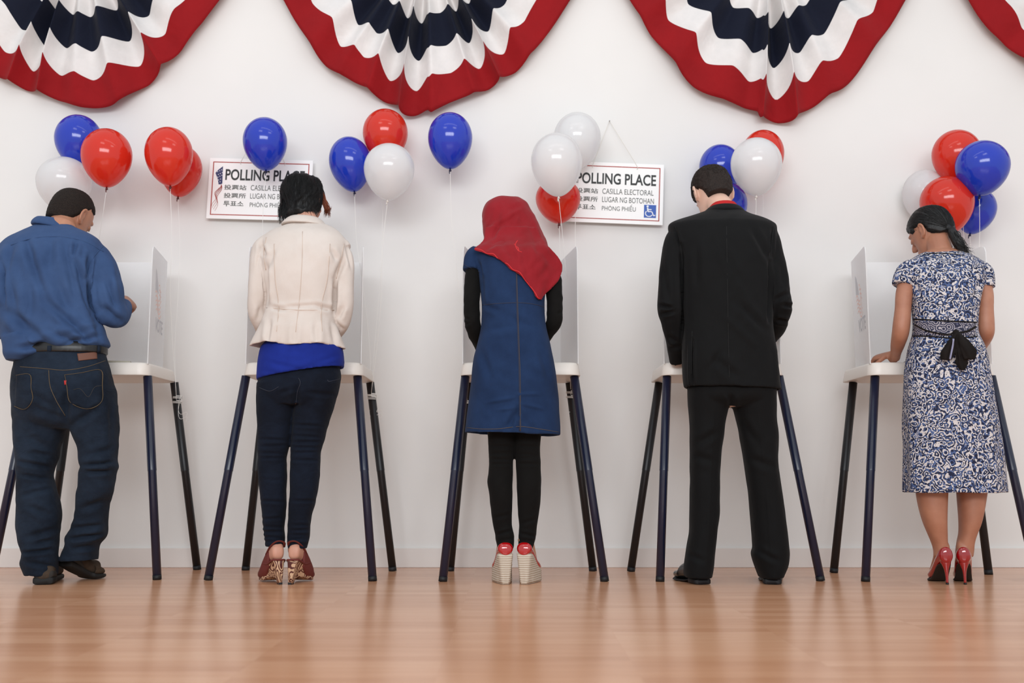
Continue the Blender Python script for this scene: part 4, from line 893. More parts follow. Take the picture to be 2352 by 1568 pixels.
# ============ person 3: woman in red headscarf and denim dress
def person_three():
    t = person('woman in a red headscarf, denim dress, black leggings and red wedges', 1180)
    tor = [(556, 1130, 1232, 4.45, .05), (565, 1105, 1256, 4.43, .078), (578, 1092, 1268, 4.41, .10), (605, 1094, 1266, 4.39, .112), (650, 1102, 1257, 4.37, .115), (700, 1106, 1250, 4.35, .108),
           (738, 1106, 1252, 4.345, .112), (780, 1098, 1262, 4.34, .125), (830, 1087, 1272, 4.335, .135), (880, 1082, 1279, 4.33, .14), (930, 1076, 1283, 4.33, .143), (970, 1071, 1285, 4.33, .146), (997, 1068, 1285, 4.33, .148, -.025)]
    caps = [(1100, 578, 4.41, 20), (1089, 592, 4.40, 23), (1086, 610, 4.39, 23), (1085, 622, 4.385, 23)]
    capr = [(1250, 588, 4.42, 17), (1261, 598, 4.41, 19), (1268, 612, 4.40, 20), (1270, 622, 4.395, 21)]
    la = [(1100, 592, 4.41, 13), (1088, 620, 4.388, 18), (1084, 670, 4.365, 19.5), (1084, 715, 4.355, 18.5), (1086, 745, 4.36, 18), (1091, 765, 4.39, 16.5), (1098, 782, 4.46, 15), (1106, 800, 4.55, 14)]
    ra = [(1254, 600, 4.42, 13), (1268, 626, 4.395, 18), (1273, 670, 4.365, 19.5), (1274, 715, 4.355, 18.5), (1273, 738, 4.36, 18), (1266, 752, 4.39, 16.5), (1255, 768, 4.46, 15), (1246, 786, 4.55, 14)]
    def sk(rg, s, P):
        k = max(0, (s-.62)/.38); c = rg.mean(0); a = np.arctan2(rg[:, 1]-c[1], rg[:, 0]-c[0]); rg = rg.copy()
        q = 1+.016*k*np.cos(a*6+.6); rg[:, :2] = c[:2]+(rg[:, :2]-c[:2])*q[:, None]; return rg
    M = fabric('blue_denim', (32, 53, 88), (25, 43, 74), 7, 750, .5, .85, .1, .2, .15, (7, 7, 4))
    v, f = remesh([LR(tor, mod=sk, hem=True, seg=90), AR(caps), AR(capr)], .005, 2)
    CR = [(1115, 925, 1185, 912, 4, -4), (1140, 942, 1190, 935, 4, -3), (1190, 925, 1250, 940, 4, -4), (1185, 905, 1240, 905, 4, -3), (1190, 940, 1165, 985, 6, 5), (1195, 930, 1230, 985, 6, -4), (1190, 915, 1190, 990, 4, 3),
          (1105, 800, 1130, 880, 8, 3), (1240, 800, 1262, 880, 8, 3), (1160, 720, 1240, 760, 7, 2), (1120, 760, 1190, 745, 8, 2), (1130, 850, 1180, 870, 9, 2), (1108, 640, 1108, 700, 4, 4), (1098, 600, 1106, 640, 4, 6), (1200, 840, 1250, 870, 8, 2), (1110, 700, 1150, 715, 6, 3)]
    v = crease(v, f, CR, 1.8); v = wob(v, f, .0010, (18, 10, 12), 21)
    dr = mk('denim_dress', v, f, M, t); bv = bvh(v, f); MST = plain('dark_stitch', (34, 42, 66), .85); MST2 = plain('brown_stitch', (84, 72, 62), .85)
    put('waist_seam', strip(bv, [(1108, 700), (1140, 697), (1190, 695), (1225, 698), (1250, 705)], .0035, .0006), MST, dr)
    put('back_seam', strip(bv, [(1186, 625), (1187, 695), (1190, 780), (1193, 870), (1194, 990)], .006, .0006), MST, dr)
    put('back_seam_stitching', strip(bv, [(1187, 625), (1189, 695), (1192, 780), (1195, 870), (1196, 990)], .0016, .0014), MST2, dr)
    put('hem_stitching', strip(bv, [(1073, 982), (1110, 985), (1150, 984), (1195, 979), (1240, 985), (1283, 992)], .002, .0008), MST2, dr)
    put('sleeve_hem', strip(bv, [(1066, 608), (1076, 613), (1090, 618), (1103, 625)], .003, .001), MST, dr)
    MB = fabric('black_jersey', (18, 17, 16), (14, 13, 13), 8, 900, .2, .9, .1, .15)
    under = [(590, 1112, 1250, 4.40, .085), (640, 1118, 1242, 4.38, .09), (700, 1122, 1236, 4.36, .085)]
    v, f = remesh([AR(la), AR(ra), LR(under)], .005, 2)
    v = crease(v, f, [(1066, 728, 1080, 735, 3, 4), (1066, 745, 1082, 740, 3, 3), (1280, 720, 1292, 715, 3, 4), (1060, 740, 1076, 748, 3, 4)], 1); v = wob(v, f, .0009, (30, 20, 30), 4)
    mk('black_shirt', v, f, MB, t)
    T, R = headM(at(1160, 512, 4.56), 6, 34, -3, .9)
    parts = head_parts(T, R, .96, ear=False)
    parts.append(tube(catmull([at(1176, 580, 4.43), at(1170, 555, 4.47), T(np.array((0, -.02, -.03)))], 5), [.054]*5+[.05]*6, 18))
    ll = [(940, 1112, 1184, 4.335, .085), (985, 1118, 1183, 4.335, .078), (1030, 1122, 1181, 4.33, .066), (1060, 1123, 1179, 4.325, .06), (1085, 1121, 1178, 4.325, .06), (1110, 1120, 1177, 4.325, .062), (1145, 1125, 1177, 4.33, .060), (1180, 1129, 1176, 4.34, .053), (1205, 1132, 1176, 4.345, .048), (1228, 1137, 1181, 4.35, .047), (1240, 1138, 1181, 4.35, .048), (1260, 1143, 1180, 4.348, .047)]
    rl = [(940, 1182, 1250, 4.335, .085), (985, 1182, 1244, 4.335, .078), (1030, 1183, 1241, 4.33, .066), (1060, 1184, 1242, 4.325, .06), (1085, 1186, 1243, 4.325, .06), (1110, 1187, 1243, 4.325, .062), (1145, 1188, 1241, 4.33, .060), (1180, 1190, 1238, 4.34, .053), (1205, 1192, 1234, 4.345, .048), (1222, 1191, 1232, 4.35, .047), (1240, 1191, 1229, 4.35, .047), (1262, 1189, 1223, 4.348, .047)]
    parts += [LR(tor[1:-4], .85), AR(la, .7), AR(ra, .7), LR(ll, .72), LR(rl, .72)]
    w1 = at(1108, 806, 4.58); parts.append(tube(np.array([at(1106, 800, 4.55), w1, at(1114, 814, 4.62)]), [.023, .021, .021], 12)); parts += hand(at(1115, 815, 4.625), (.45, .7, -.1), (0, 0, 1), 1, .86, .3)
    w2 = at(1244, 792, 4.58); parts.append(tube(np.array([at(1246, 786, 4.55), w2, at(1238, 806, 4.62)]), [.023, .021, .021], 12)); parts += hand(at(1237, 807, 4.625), (-.45, .7, -.1), (0, 0, 1), -1, .86, .45)
    feet = []
    for sx, (hx, tx) in ((-1, (1161, 1152)), (1, (1204, 1221))):
        Fr, L = shoe_frame(hx, 4.30, tx, 4.45); feet.append((Fr, L, sx)); hh = .125
        ft = dense([(.008, -.02, .02, hh, hh+.035), (.03, -.025, .025, hh-.01, hh+.06), (.07, -.028, .028, hh-.03, hh+.07), (L-.02, -.034, .034, .05, .08), (L+.02, -.026, .026, .045, .06)])
        parts.append(loft([sect(Fr, *r) for r in ft])); parts.append(tube(np.array([at(hx, 1235, 4.35), Fr(.035, 0, hh+.04)]), [.03, .028], 14))
    bvv, bff = remesh(parts, .005, 2); b = mk('body', bvv, bff, skin('skin_olive', (186, 136, 106), (200, 150, 120)), t); eyes(T, .96, b)
    # leggings
    v, f = remesh([LR([(900, 1115, 1248, 4.335, .115), (935, 1112, 1250, 4.335, .11), (960, 1116, 1247, 4.335, .09)]), LR(ll, hem=True, hemh=.02), LR(rl, hem=True, hemh=.02)], .005, 2)
    CR = [(1122, y, 1180, y+d, 3, 3.5) for y, d in ((1024, 2), (1042, -3), (1054, 3), (1066, -2))]+[(1184, y, 1242, y+d, 3, 3.5) for y, d in ((1024, 2), (1042, 3), (1052, -3), (1064, 2))]
    CR += [(1136, 1228, 1182, 1216, 3, 6), (1140, 1244, 1184, 1235, 3, 4), (1188, 1222, 1232, 1232, 3, 6), (1190, 1240, 1230, 1243, 3, 4), (1130, 1190, 1176, 1180, 4, 3), (1192, 1204, 1236, 1190, 4, 3)]
    v = crease(v, f, CR, 1.1); v = wob(v, f, .0007, (20, 14, 26), 2); mk('leggings', v, f, MB, t)
    # headscarf
    sc = [(455, 1146, 1178, 4.57, .03), (458, 1132, 1196, 4.57, .07), (468, 1117, 1210, 4.565, .10), (485, 1109, 1221, 4.555, .118), (502, 1107, 1230, 4.545, .122), (525, 1109, 1240, 4.525, .118), (545, 1112, 1250, 4.51, .118), (562, 1112, 1258, 4.49, .115), (578, 1120, 1262, 4.46, .11), (600, 1135, 1262, 4.43, .09)]
    drp = [(520, 1114, 1232, 4.42, .09), (534, 1114, 1238, 4.42, .09), (548, 1112, 1246, 4.42, .09), (560, 1102, 1256, 4.42, .09), (566, 1092, 1262, 4.41, .105), (573, 1088, 1268, 4.40, .118), (580, 1108, 1275, 4.395, .123), (588, 1132, 1281, 4.392, .127), (600, 1152, 1288, 4.39, .130), (610, 1166, 1292, 4.385, .132), (620, 1176, 1292, 4.382, .133), (630, 1194, 1289, 4.378, .133), (642, 1206, 1284, 4.374, .132), (655, 1216, 1272, 4.37, .130), (668, 1224, 1260, 4.366, .127), (680, 1231, 1250, 4.362, .124), (688, 1238, 1244, 4.36, .120)]
    # the back drape is a cloth sheet lying over the back: offset from the dress and head
    bd = bvh(*remesh([LR(sc), LR(tor[:-3]), AR(caps), AR(capr), AR(la), AR(ra)], .007, 3))
    R_ = catmull([(p, a_, b2) for p, a_, b2, *_ in drp], 5); V = []; nu = 40
    for (py, xl, xr) in R_:
        row = []
        for i in range(nu+1):
            x = xl+(xr-xl)*i/nu; h, nn = hit(bd, x, py, 0)
            row.append(h[1] if h is not None else np.nan)
        V.append(row)
    D = np.array(V); 
    from_ok = np.isfinite(D); base = np.nanmean(D)
    for j in range(D.shape[0]):
        ok = from_ok[j]
        if ok.any(): D[j] = np.interp(np.arange(nu+1), np.where(ok)[0], D[j][ok])
        else: D[j] = D[j-1]
    D0 = D.copy()
    for _ in range(60):
        E = np.pad(D, 1, mode='edge'); S_ = (E[:-2, 1:-1]+E[2:, 1:-1]+E[1:-1, :-2]+E[1:-1, 2:])/4; D = np.minimum(S_, D0+.001)
    V = []
    for j, (py, xl, xr) in enumerate(R_):
        for i in range(nu+1):
            x = xl+(xr-xl)*i/nu; V.append(at(x, py, D[j, i]-.003-.014*min(1, max(0, (py-520)/30))-.003*math.sin(x*.09+py*.05)))
    k = len(V); V = np.array(V); V2 = V+np.array([0, .010, 0]); nr = len(R_)
    Fq = [[j*(nu+1)+i, j*(nu+1)+i+1, (j+1)*(nu+1)+i+1, (j+1)*(nu+1)+i] for j in range(nr-1) for i in range(nu)]
    edge = [i for i in range(nu+1)]+[j*(nu+1)+nu for j in range(1, nr)]+[(nr-1)*(nu+1)+i for i in range(nu-1, -1, -1)]+[j*(nu+1) for j in range(nr-2, 0, -1)]
    Fq += [[q[3]+k, q[2]+k, q[1]+k, q[0]+k] for q in Fq]+[[edge[i], edge[(i+1) % len(edge)], edge[(i+1) % len(edge)]+k, edge[i]+k] for i in range(len(edge))]
    sheet = (np.vstack([V, V2]), Fq)
    # opening for the face: carve by leaving the front of the cover behind the brow line
    v, f = remesh([LR(sc), sheet], .0045, 4)
    CR = [(1130, 520, 1200, 478, 5, -4), (1125, 540, 1165, 505, 5, 4), (1165, 520, 1185, 490, 5, 4), (1130, 555, 1150, 500, 4, 4), (1190, 480, 1185, 560, 6, -3), (1215, 500, 1240, 600, 6, 3), (1190, 560, 1192, 625, 7, -5), (1200, 560, 1215, 650, 7, 4),
          (1230, 560, 1275, 620, 6, 3), (1140, 545, 1190, 600, 7, 4), (1215, 480, 1262, 590, 4, -3), (1150, 470, 1140, 520, 6, 3), (1165, 480, 1205, 470, 6, 3), (1240, 640, 1262, 600, 7, 3), (1110, 575, 1140, 560, 5, 4), (1115, 565, 1180, 548, 5, 3)]
    v = crease(v, f, CR, 1.0); v = wob(v, f, .0013, (26, 18, 16), 31)
    MSC = fabric('red_chiffon', (146, 26, 36), (132, 20, 28), 6, 1000, .2, .7, .3, .25, .2, (8, 8, 5))
    hs = mk('headscarf', v, f, MSC, t); bh = bvh(v, f); MTR = plain('red_trim', (196, 28, 34), .6)
    put('trim', strip(bh, [(1091, 571), (1105, 574), (1118, 582), (1133, 583), (1142, 592), (1152, 601), (1166, 606), (1178, 619), (1192, 624), (1200, 634), (1208, 648), (1220, 660), (1229, 672), (1235, 683), (1241, 686)], .004, .0012), MTR, hs)
    for pl in ([(1189, 552), (1185, 558), (1184, 564), (1187, 571), (1192, 577)], [(1184, 565), (1190, 569), (1192, 576), (1199, 579)], [(1181, 560), (1185, 564)]):
        put('embroidery', strip(bh, pl, .0045, .0006, .0004), MTR, hs)
    # espadrille wedges
    m, nt, b_ = nodes('jute_rope'); vv = coords(nt); sp = N(nt, 'ShaderNodeSeparateXYZ'); nt.links.new(vv, sp.inputs[0])
    ns = N(nt, 'ShaderNodeTexNoise', Scale=26.0, Detail=2.0); nt.links.new(vv, ns.inputs['Vector'])
    a_ = N(nt, 'ShaderNodeMath', operation='MULTIPLY_ADD'); nt.links.new(ns.outputs['Fac'], a_.inputs[0]); a_.inputs[1].default_value = .004; nt.links.new(sp.outputs['Z'], a_.inputs[2])
    ml = N(nt, 'ShaderNodeMath', operation='MULTIPLY'); ml.inputs[1].default_value = 700; nt.links.new(a_.outputs[0], ml.inputs[0])
    sn = N(nt, 'ShaderNodeMath', operation='SINE'); nt.links.new(ml.outputs[0], sn.inputs[0])
    mr = N(nt, 'ShaderNodeMapRange'); mr.inputs['From Min'].default_value = -1; nt.links.new(sn.outputs[0], mr.inputs['Value'])
    r = ramp(nt, [(.0, lin((164, 146, 126))), (.18, lin((200, 186, 168))), (1, lin((208, 196, 180)))]); nt.links.new(mr.outputs[0], r.inputs['Fac']); nt.links.new(r.outputs[0], b_.inputs['Base Color'])
    bp = N(nt, 'ShaderNodeBump', Strength=.7, Distance=.002); nt.links.new(mr.outputs[0], bp.inputs['Height']); nt.links.new(bp.outputs[0], b_.inputs['Normal']); b_.inputs['Roughness'].default_value = .85; MJU = m
    MP = plain('red_patent', (176, 8, 14), .12, coat=1.0)
    for Fr, L, sx in feet:
        hh = .122; rg = []
        for u, w0, w1, zb, zt in dense([(-.014, .006, .012, .004, hh-.012), (-.012, .012, .022, 0, hh-.004), (-.005, .017, .029, 0, hh), (.012, .021, .033, 0, hh-.001), (.05, .030, .034, 0, hh-.016), (.10, .038, .038, 0, .07), (L-.01, .042, .042, 0, .05), (L+.04, .034, .034, .004, .044), (L+.055, .015, .015, .012, .036)], 4):
            P = []; nn = 10
            for k in range(nn): P.append((-w1+2*w1*k/(nn-1), zt))
            for k in range(1, nn-1): P.append((w1+(w0-w1)*k/(nn-1), zt+(zb-zt)*k/(nn-1)))
            for k in range(nn): P.append((w0-2*w0*k/(nn-1), zb))
            for k in range(1, nn-1): P.append((-w0+(w0-w1)*k/(nn-1), zb+(zt-zb)*k/(nn-1)))
            rg.append(np.array([Fr(u+.008*(1-z/hh) if u < .03 else u, x, z+.002) for x, z in P]))
        s_ = mk('shoe', *loft(rg), MJU, t)
        up = dense([(-.0145, -.004, .004, hh+.006, hh+.016), (-.0135, -.013, .013, hh-.001, hh+.027), (-.010, -.022, .022, hh-.003, hh+.037), (-.004, -.028, .028, hh-.003, hh+.044), (.006, -.032, .032, hh-.003, hh+.048), (.03, -.033, .032, hh-.012, hh+.036), (.07, -.036, .036, hh-.045, hh+.008), (.10, -.039, .039, .06, .105), (L-.02, -.043, .043, .045, .088), (L+.03, -.036, .036, .04, .07), (L+.052, -.014, .014, .038, .055)], 5)
        mk('patent_upper', *loft([sect(Fr, *r, n=2.2) for r in up]), MP, s_)
        mk('outsole', *loft([np.array([Fr(u, x, z) for x, z in ((-w_, 0), (w_, 0), (w_, .003), (-w_, .003))]) for u, w_ in ((-.001, .012), (.012, .018), (.05, .028), (.1, .037), (L+.04, .033))]), plain('worn_sole', (96, 84, 76), .8), s_, smooth=False)
person_three()

# ============ person 4: man in black suit
def person_four():
    t = person('man in a black suit with a red shirt collar, head bent over his booth', 1680)
    tor = [(486, 1618, 1708, 4.46, .062), (494, 1594, 1728, 4.445, .072), (504, 1560, 1758, 4.43, .09), (512, 1541, 1776, 4.42, .102), (519, 1535, 1783, 4.41, .108), (534, 1536, 1784, 4.40, .114), (565, 1546, 1780, 4.385, .125), (620, 1560, 1774, 4.37, .135), (690, 1566, 1770, 4.355, .135),
           (760, 1567, 1775, 4.345, .135), (820, 1566, 1780, 4.34, .14), (865, 1568, 1786, 4.34, .145), (893, 1571, 1790, 4.34, .148, -.03)]
    la = [(1558, 534, 4.41, 22), (1551, 560, 4.39, 28), (1546, 620, 4.37, 31), (1541, 680, 4.355, 31.5), (1539, 712, 4.355, 30), (1543, 745, 4.37, 25), (1549, 780, 4.40, 21), (1553, 812, 4.45, 20), (1555, 830, 4.475, 19)]
    ra = [(1764, 534, 4.41, 22), (1769, 560, 4.39, 27), (1778, 620, 4.37, 30), (1787, 680, 4.355, 30.5), (1792, 707, 4.36, 29), (1789, 728, 4.39, 24), (1782, 752, 4.45, 21), (1768, 775, 4.54, 19)]
    def vent(rg, s, P):
        k = max(0, (s-.7)/.3); c = rg.mean(0); a = np.arctan2(rg[:, 1]-c[1], rg[:, 0]-c[0]); rg = rg.copy()
        q = 1+.02*k*np.cos(a*5+1.2); rg[:, :2] = c[:2]+(rg[:, :2]-c[:2])*q[:, None]; return rg
    M = fabric('black_wool', (13, 13, 14), (10, 10, 11), 8, 900, .35, .75, .15, .25, .15, (5, 5, 3))
    v, f = remesh([LR(tor, mod=vent, hem=True, seg=90), AR(la), AR(ra)], .0055, 2)
    CR = [(1640, 540, 1720, 700, 8, -4), (1655, 560, 1700, 660, 8, 4), (1725, 520, 1770, 600, 7, 4), (1600, 560, 1600, 660, 8, 3), (1690, 690, 1760, 760, 8, 4), (1660, 720, 1740, 800, 9, -3), (1566, 560, 1568, 800, 4, 10), (1768, 600, 1766, 740, 4, 10),
          (1512, 700, 1545, 708, 4, 6), (1515, 722, 1550, 715, 4, 5), (1800, 700, 1822, 705, 4, 6), (1780, 735, 1812, 738, 4, 6), (1780, 690, 1815, 670, 5, 4), (1590, 780, 1590, 890, 3, 8), (1636, 820, 1700, 870, 9, 3), (1630, 850, 1660, 800, 8, 3),
          (1551, 525, 1564, 570, 3, 6), (1775, 525, 1772, 590, 3, 6), (1520, 600, 1535, 690, 7, 3), (1795, 600, 1800, 660, 6, 3), (1780, 780, 1784, 880, 6, -4), (1530, 770, 1560, 790, 5, 4), (1535, 800, 1565, 795, 5, 3)]
    v = crease(v, f, CR, 1.9); v = wob(v, f, .0014, (14, 10, 10), 41)
    j = mk('suit_jacket', v, f, M, t); bv = bvh(v, f); MSM = plain('black_seam', (9, 9, 10), .9)
    for pl in ([(1668, 500), (1670, 600), (1672, 720), (1674, 820), (1676, 892)], [(1590, 760), (1588, 820), (1588, 896)], [(1551, 520), (1560, 545), (1565, 580), (1568, 620)], [(1778, 520), (1773, 550), (1770, 600)]):
        put('seam', strip(bv, pl, .003, .0004), MSM, j)
    mk('collar', *remesh([LR([(480, 1626, 1698, 4.492, .076, .0, -.1), (484, 1621, 1704, 4.482, .080, 0, -.1), (491, 1613, 1711, 4.470, .084, 0, -.1), (496, 1610, 1714, 4.466, .084, 0, -.1)])], .004, 2), M, j)
    mk('shirt_collar', *remesh([LR([(472, 1633, 1688, 4.503, .068, 0, -.12), (478, 1628, 1694, 4.497, .072, 0, -.1), (488, 1624, 1700, 4.488, .074, 0, -.1)])], .004, 2), fabric('red_cotton', (190, 44, 44), (176, 36, 38), 8, 900, .2, .8), t)
    T, R = headM(at(1637, 447, 4.585), 10, 27, -2, 1.05)
    parts = head_parts(T, R, 1.05)
    parts.append(tube(catmull([at(1664, 510, 4.46), at(1658, 478, 4.50), T(np.array((0, -.012, -.05)))], 5), [.056]*5+[.053]*6, 20))
    parts += [LR(tor[1:-2], .85), AR(la, .6), AR(ra, .6)]
    w1 = at(1556, 834, 4.49); parts.append(tube(np.array([at(1555, 826, 4.47), at(1558, 823, 4.53), at(1566, 815, 4.60)]), [.026, .025, .024], 12)); parts += hand(at(1568, 814, 4.61), (.45, .8, .0), (0, 0, 1), 1, 1.0, .25)
    w2 = at(1762, 782, 4.58); parts.append(tube(np.array([at(1768, 775, 4.54), w2, at(1750, 800, 4.63)]), [.026, .025, .024], 12)); parts += hand(at(1748, 802, 4.635), (-.45, .7, -.15), (0, 0, 1), -1, 1.0, .45)
    hips = [(870, 1586, 1778, 4.34, .12), (900, 1582, 1780, 4.335, .125), (920, 1580, 1780, 4.335, .115), (935, 1590, 1772, 4.34, .09)]
    ll = [(890, 1580, 1684, 4.335, .105), (925, 1580, 1676, 4.335, .10), (960, 1583, 1668, 4.335, .092), (1000, 1585, 1662, 4.335, .086), (1060, 1586, 1655, 4.335, .08), (1110, 1585, 1652, 4.335, .079), (1170, 1584, 1651, 4.335, .08), (1220, 1582, 1646, 4.335, .082), (1265, 1576, 1642, 4.338, .085), (1300, 1571, 1638, 4.34, .088), (1324, 1571, 1634, 4.345, .09)]
    rl = [(890, 1676, 1782, 4.335, .105), (925, 1681, 1781, 4.335, .10), (960, 1690, 1782, 4.335, .092), (1000, 1700, 1786, 4.335, .086), (1060, 1709, 1785, 4.335, .08), (1110, 1716, 1791, 4.335, .079), (1170, 1723, 1800, 4.335, .08), (1220, 1728, 1807, 4.335, .082), (1255, 1731, 1811, 4.338, .084), (1272, 1727, 1812, 4.34, .086), (1300, 1735, 1808, 4.342, .086), (1325, 1745, 1798, 4.345, .085)]
    parts += [LR(hips, .72), LR(ll[:-1], .6), LR(rl[:-1], .6)]
    bvv, bff = remesh(parts, .005, 2); b = mk('body', bvv, bff, skin('skin_fair', (222, 180, 158), (232, 192, 172)), t); eyes(T, 1.05, b)
    hv, hf = cap(T, lambda p: p[:, 2]-(.012-1.15*np.clip(-p[:, 1], -.02, .062))-np.clip((np.abs(p[:, 0])-.045)*1.5, 0, .03)*(p[:, 1] < -.03)+np.where(p[:, 1] > .045, -.03, 0)+np.where((p[:, 1] > -.03) & (p[:, 1] < .035) & (p[:, 2] < .03), -.02, 0)+np.where((p[:, 1] > .035) & (p[:, 1] < .055) & (p[:, 2] > -.03), .05, 0)*(np.abs(p[:, 0]) > .05), .010, seg=110, noise=.0022, m=11, rows=HAIRR)
    hr = mk('hair', hv, hf, hairmat('dark_brown_hair', (26, 18, 15), (56, 42, 35), .6, .3, (70, 70, 40)), t)
    st = lambda r: (lambda a, q: np.array([.085*q*math.cos(a), -.005+.10*q*math.sin(a), .125*math.sqrt(max(0, 1-q*q*.93))]))(r.uniform(0, 6.28), r.uniform(.05, 1)**.6)
    bz = bvh(hv, hf)
    sv, sf = strands(hv, hf, T, R, 650, st, lambda p, r: np.array([p[0]*5, p[1]*5-.15, -.55]), .035, 4, .0011, .0022, 5, .4); mk('hair_strands', sv, sf, hr.data.materials[0], hr)
    MT = fabric('black_suit_trousers', (12, 12, 13), (9, 9, 10), 8, 900, .35, .75, .15, .25, .15, (8, 8, 3))
    v, f = remesh([LR(hips), LR(ll, hem=True, hemh=.02), LR(rl, hem=True, hemh=.02)], .0055, 2)
    CR = [(1640, 930, 1632, 1100, 4, -3), (1632, 1100, 1622, 1310, 4, -3), (1740, 930, 1760, 1100, 4, -3), (1760, 1100, 1775, 1310, 4, -3), (1600, 1020, 1650, 990, 8, 5), (1590, 1045, 1640, 1060, 8, 4), (1720, 1050, 1780, 1075, 8, 4), (1700, 960, 1740, 1020, 8, 4),
          (1735, 1262, 1790, 1290, 6, 5), (1575, 1270, 1620, 1290, 6, 3), (1680, 905, 1680, 940, 6, 8)]
    v = crease(v, f, CR, 1.2); v = wob(v, f, .0011, (14, 10, 9), 43); mk('trousers', v, f, MT, t)
    MSH = plain('polished_black_leather', (14, 14, 15), .25, coat=.5)
    for hp, tp, Yt in ((1612, 1562, 4.52), (1774, 1768, 4.56)):
        Fr, L = shoe_frame(hp, 4.31, tp, Yt)
        up = dense([(-.014, -.024, .024, .022, .05), (-.004, -.036, .036, .018, .075), (.03, -.040, .040, .014, .09), (.08, -.040, .040, .012, .09), (.13, -.044, .044, .010, .075), (L-.07, -.048, .048, .010, .052), (L-.02, -.040, .040, .010, .042), (L+.01, -.018, .018, .012, .03)])
        s_ = mk('shoe', *loft([sect(Fr, *r) for r in up]), MSH, t)
        mk('heel', *loft([sect(Fr, u, -w_, w_, 0, .024, 5) for u, w_ in ((-.016, .025), (-.012, .034), (.0, .038), (.055, .037), (.057, .036))]), M_CAP, s_)
        mk('sole', *loft([sect(Fr, u, -w_, w_, z, z+.008, 4) for u, w_, z in ((.05, .036, .012), (.09, .042, .004), (L-.07, .051, .0), (L-.02, .043, .001), (L+.014, .020, .004))]), M_CAP, s_)
person_four()

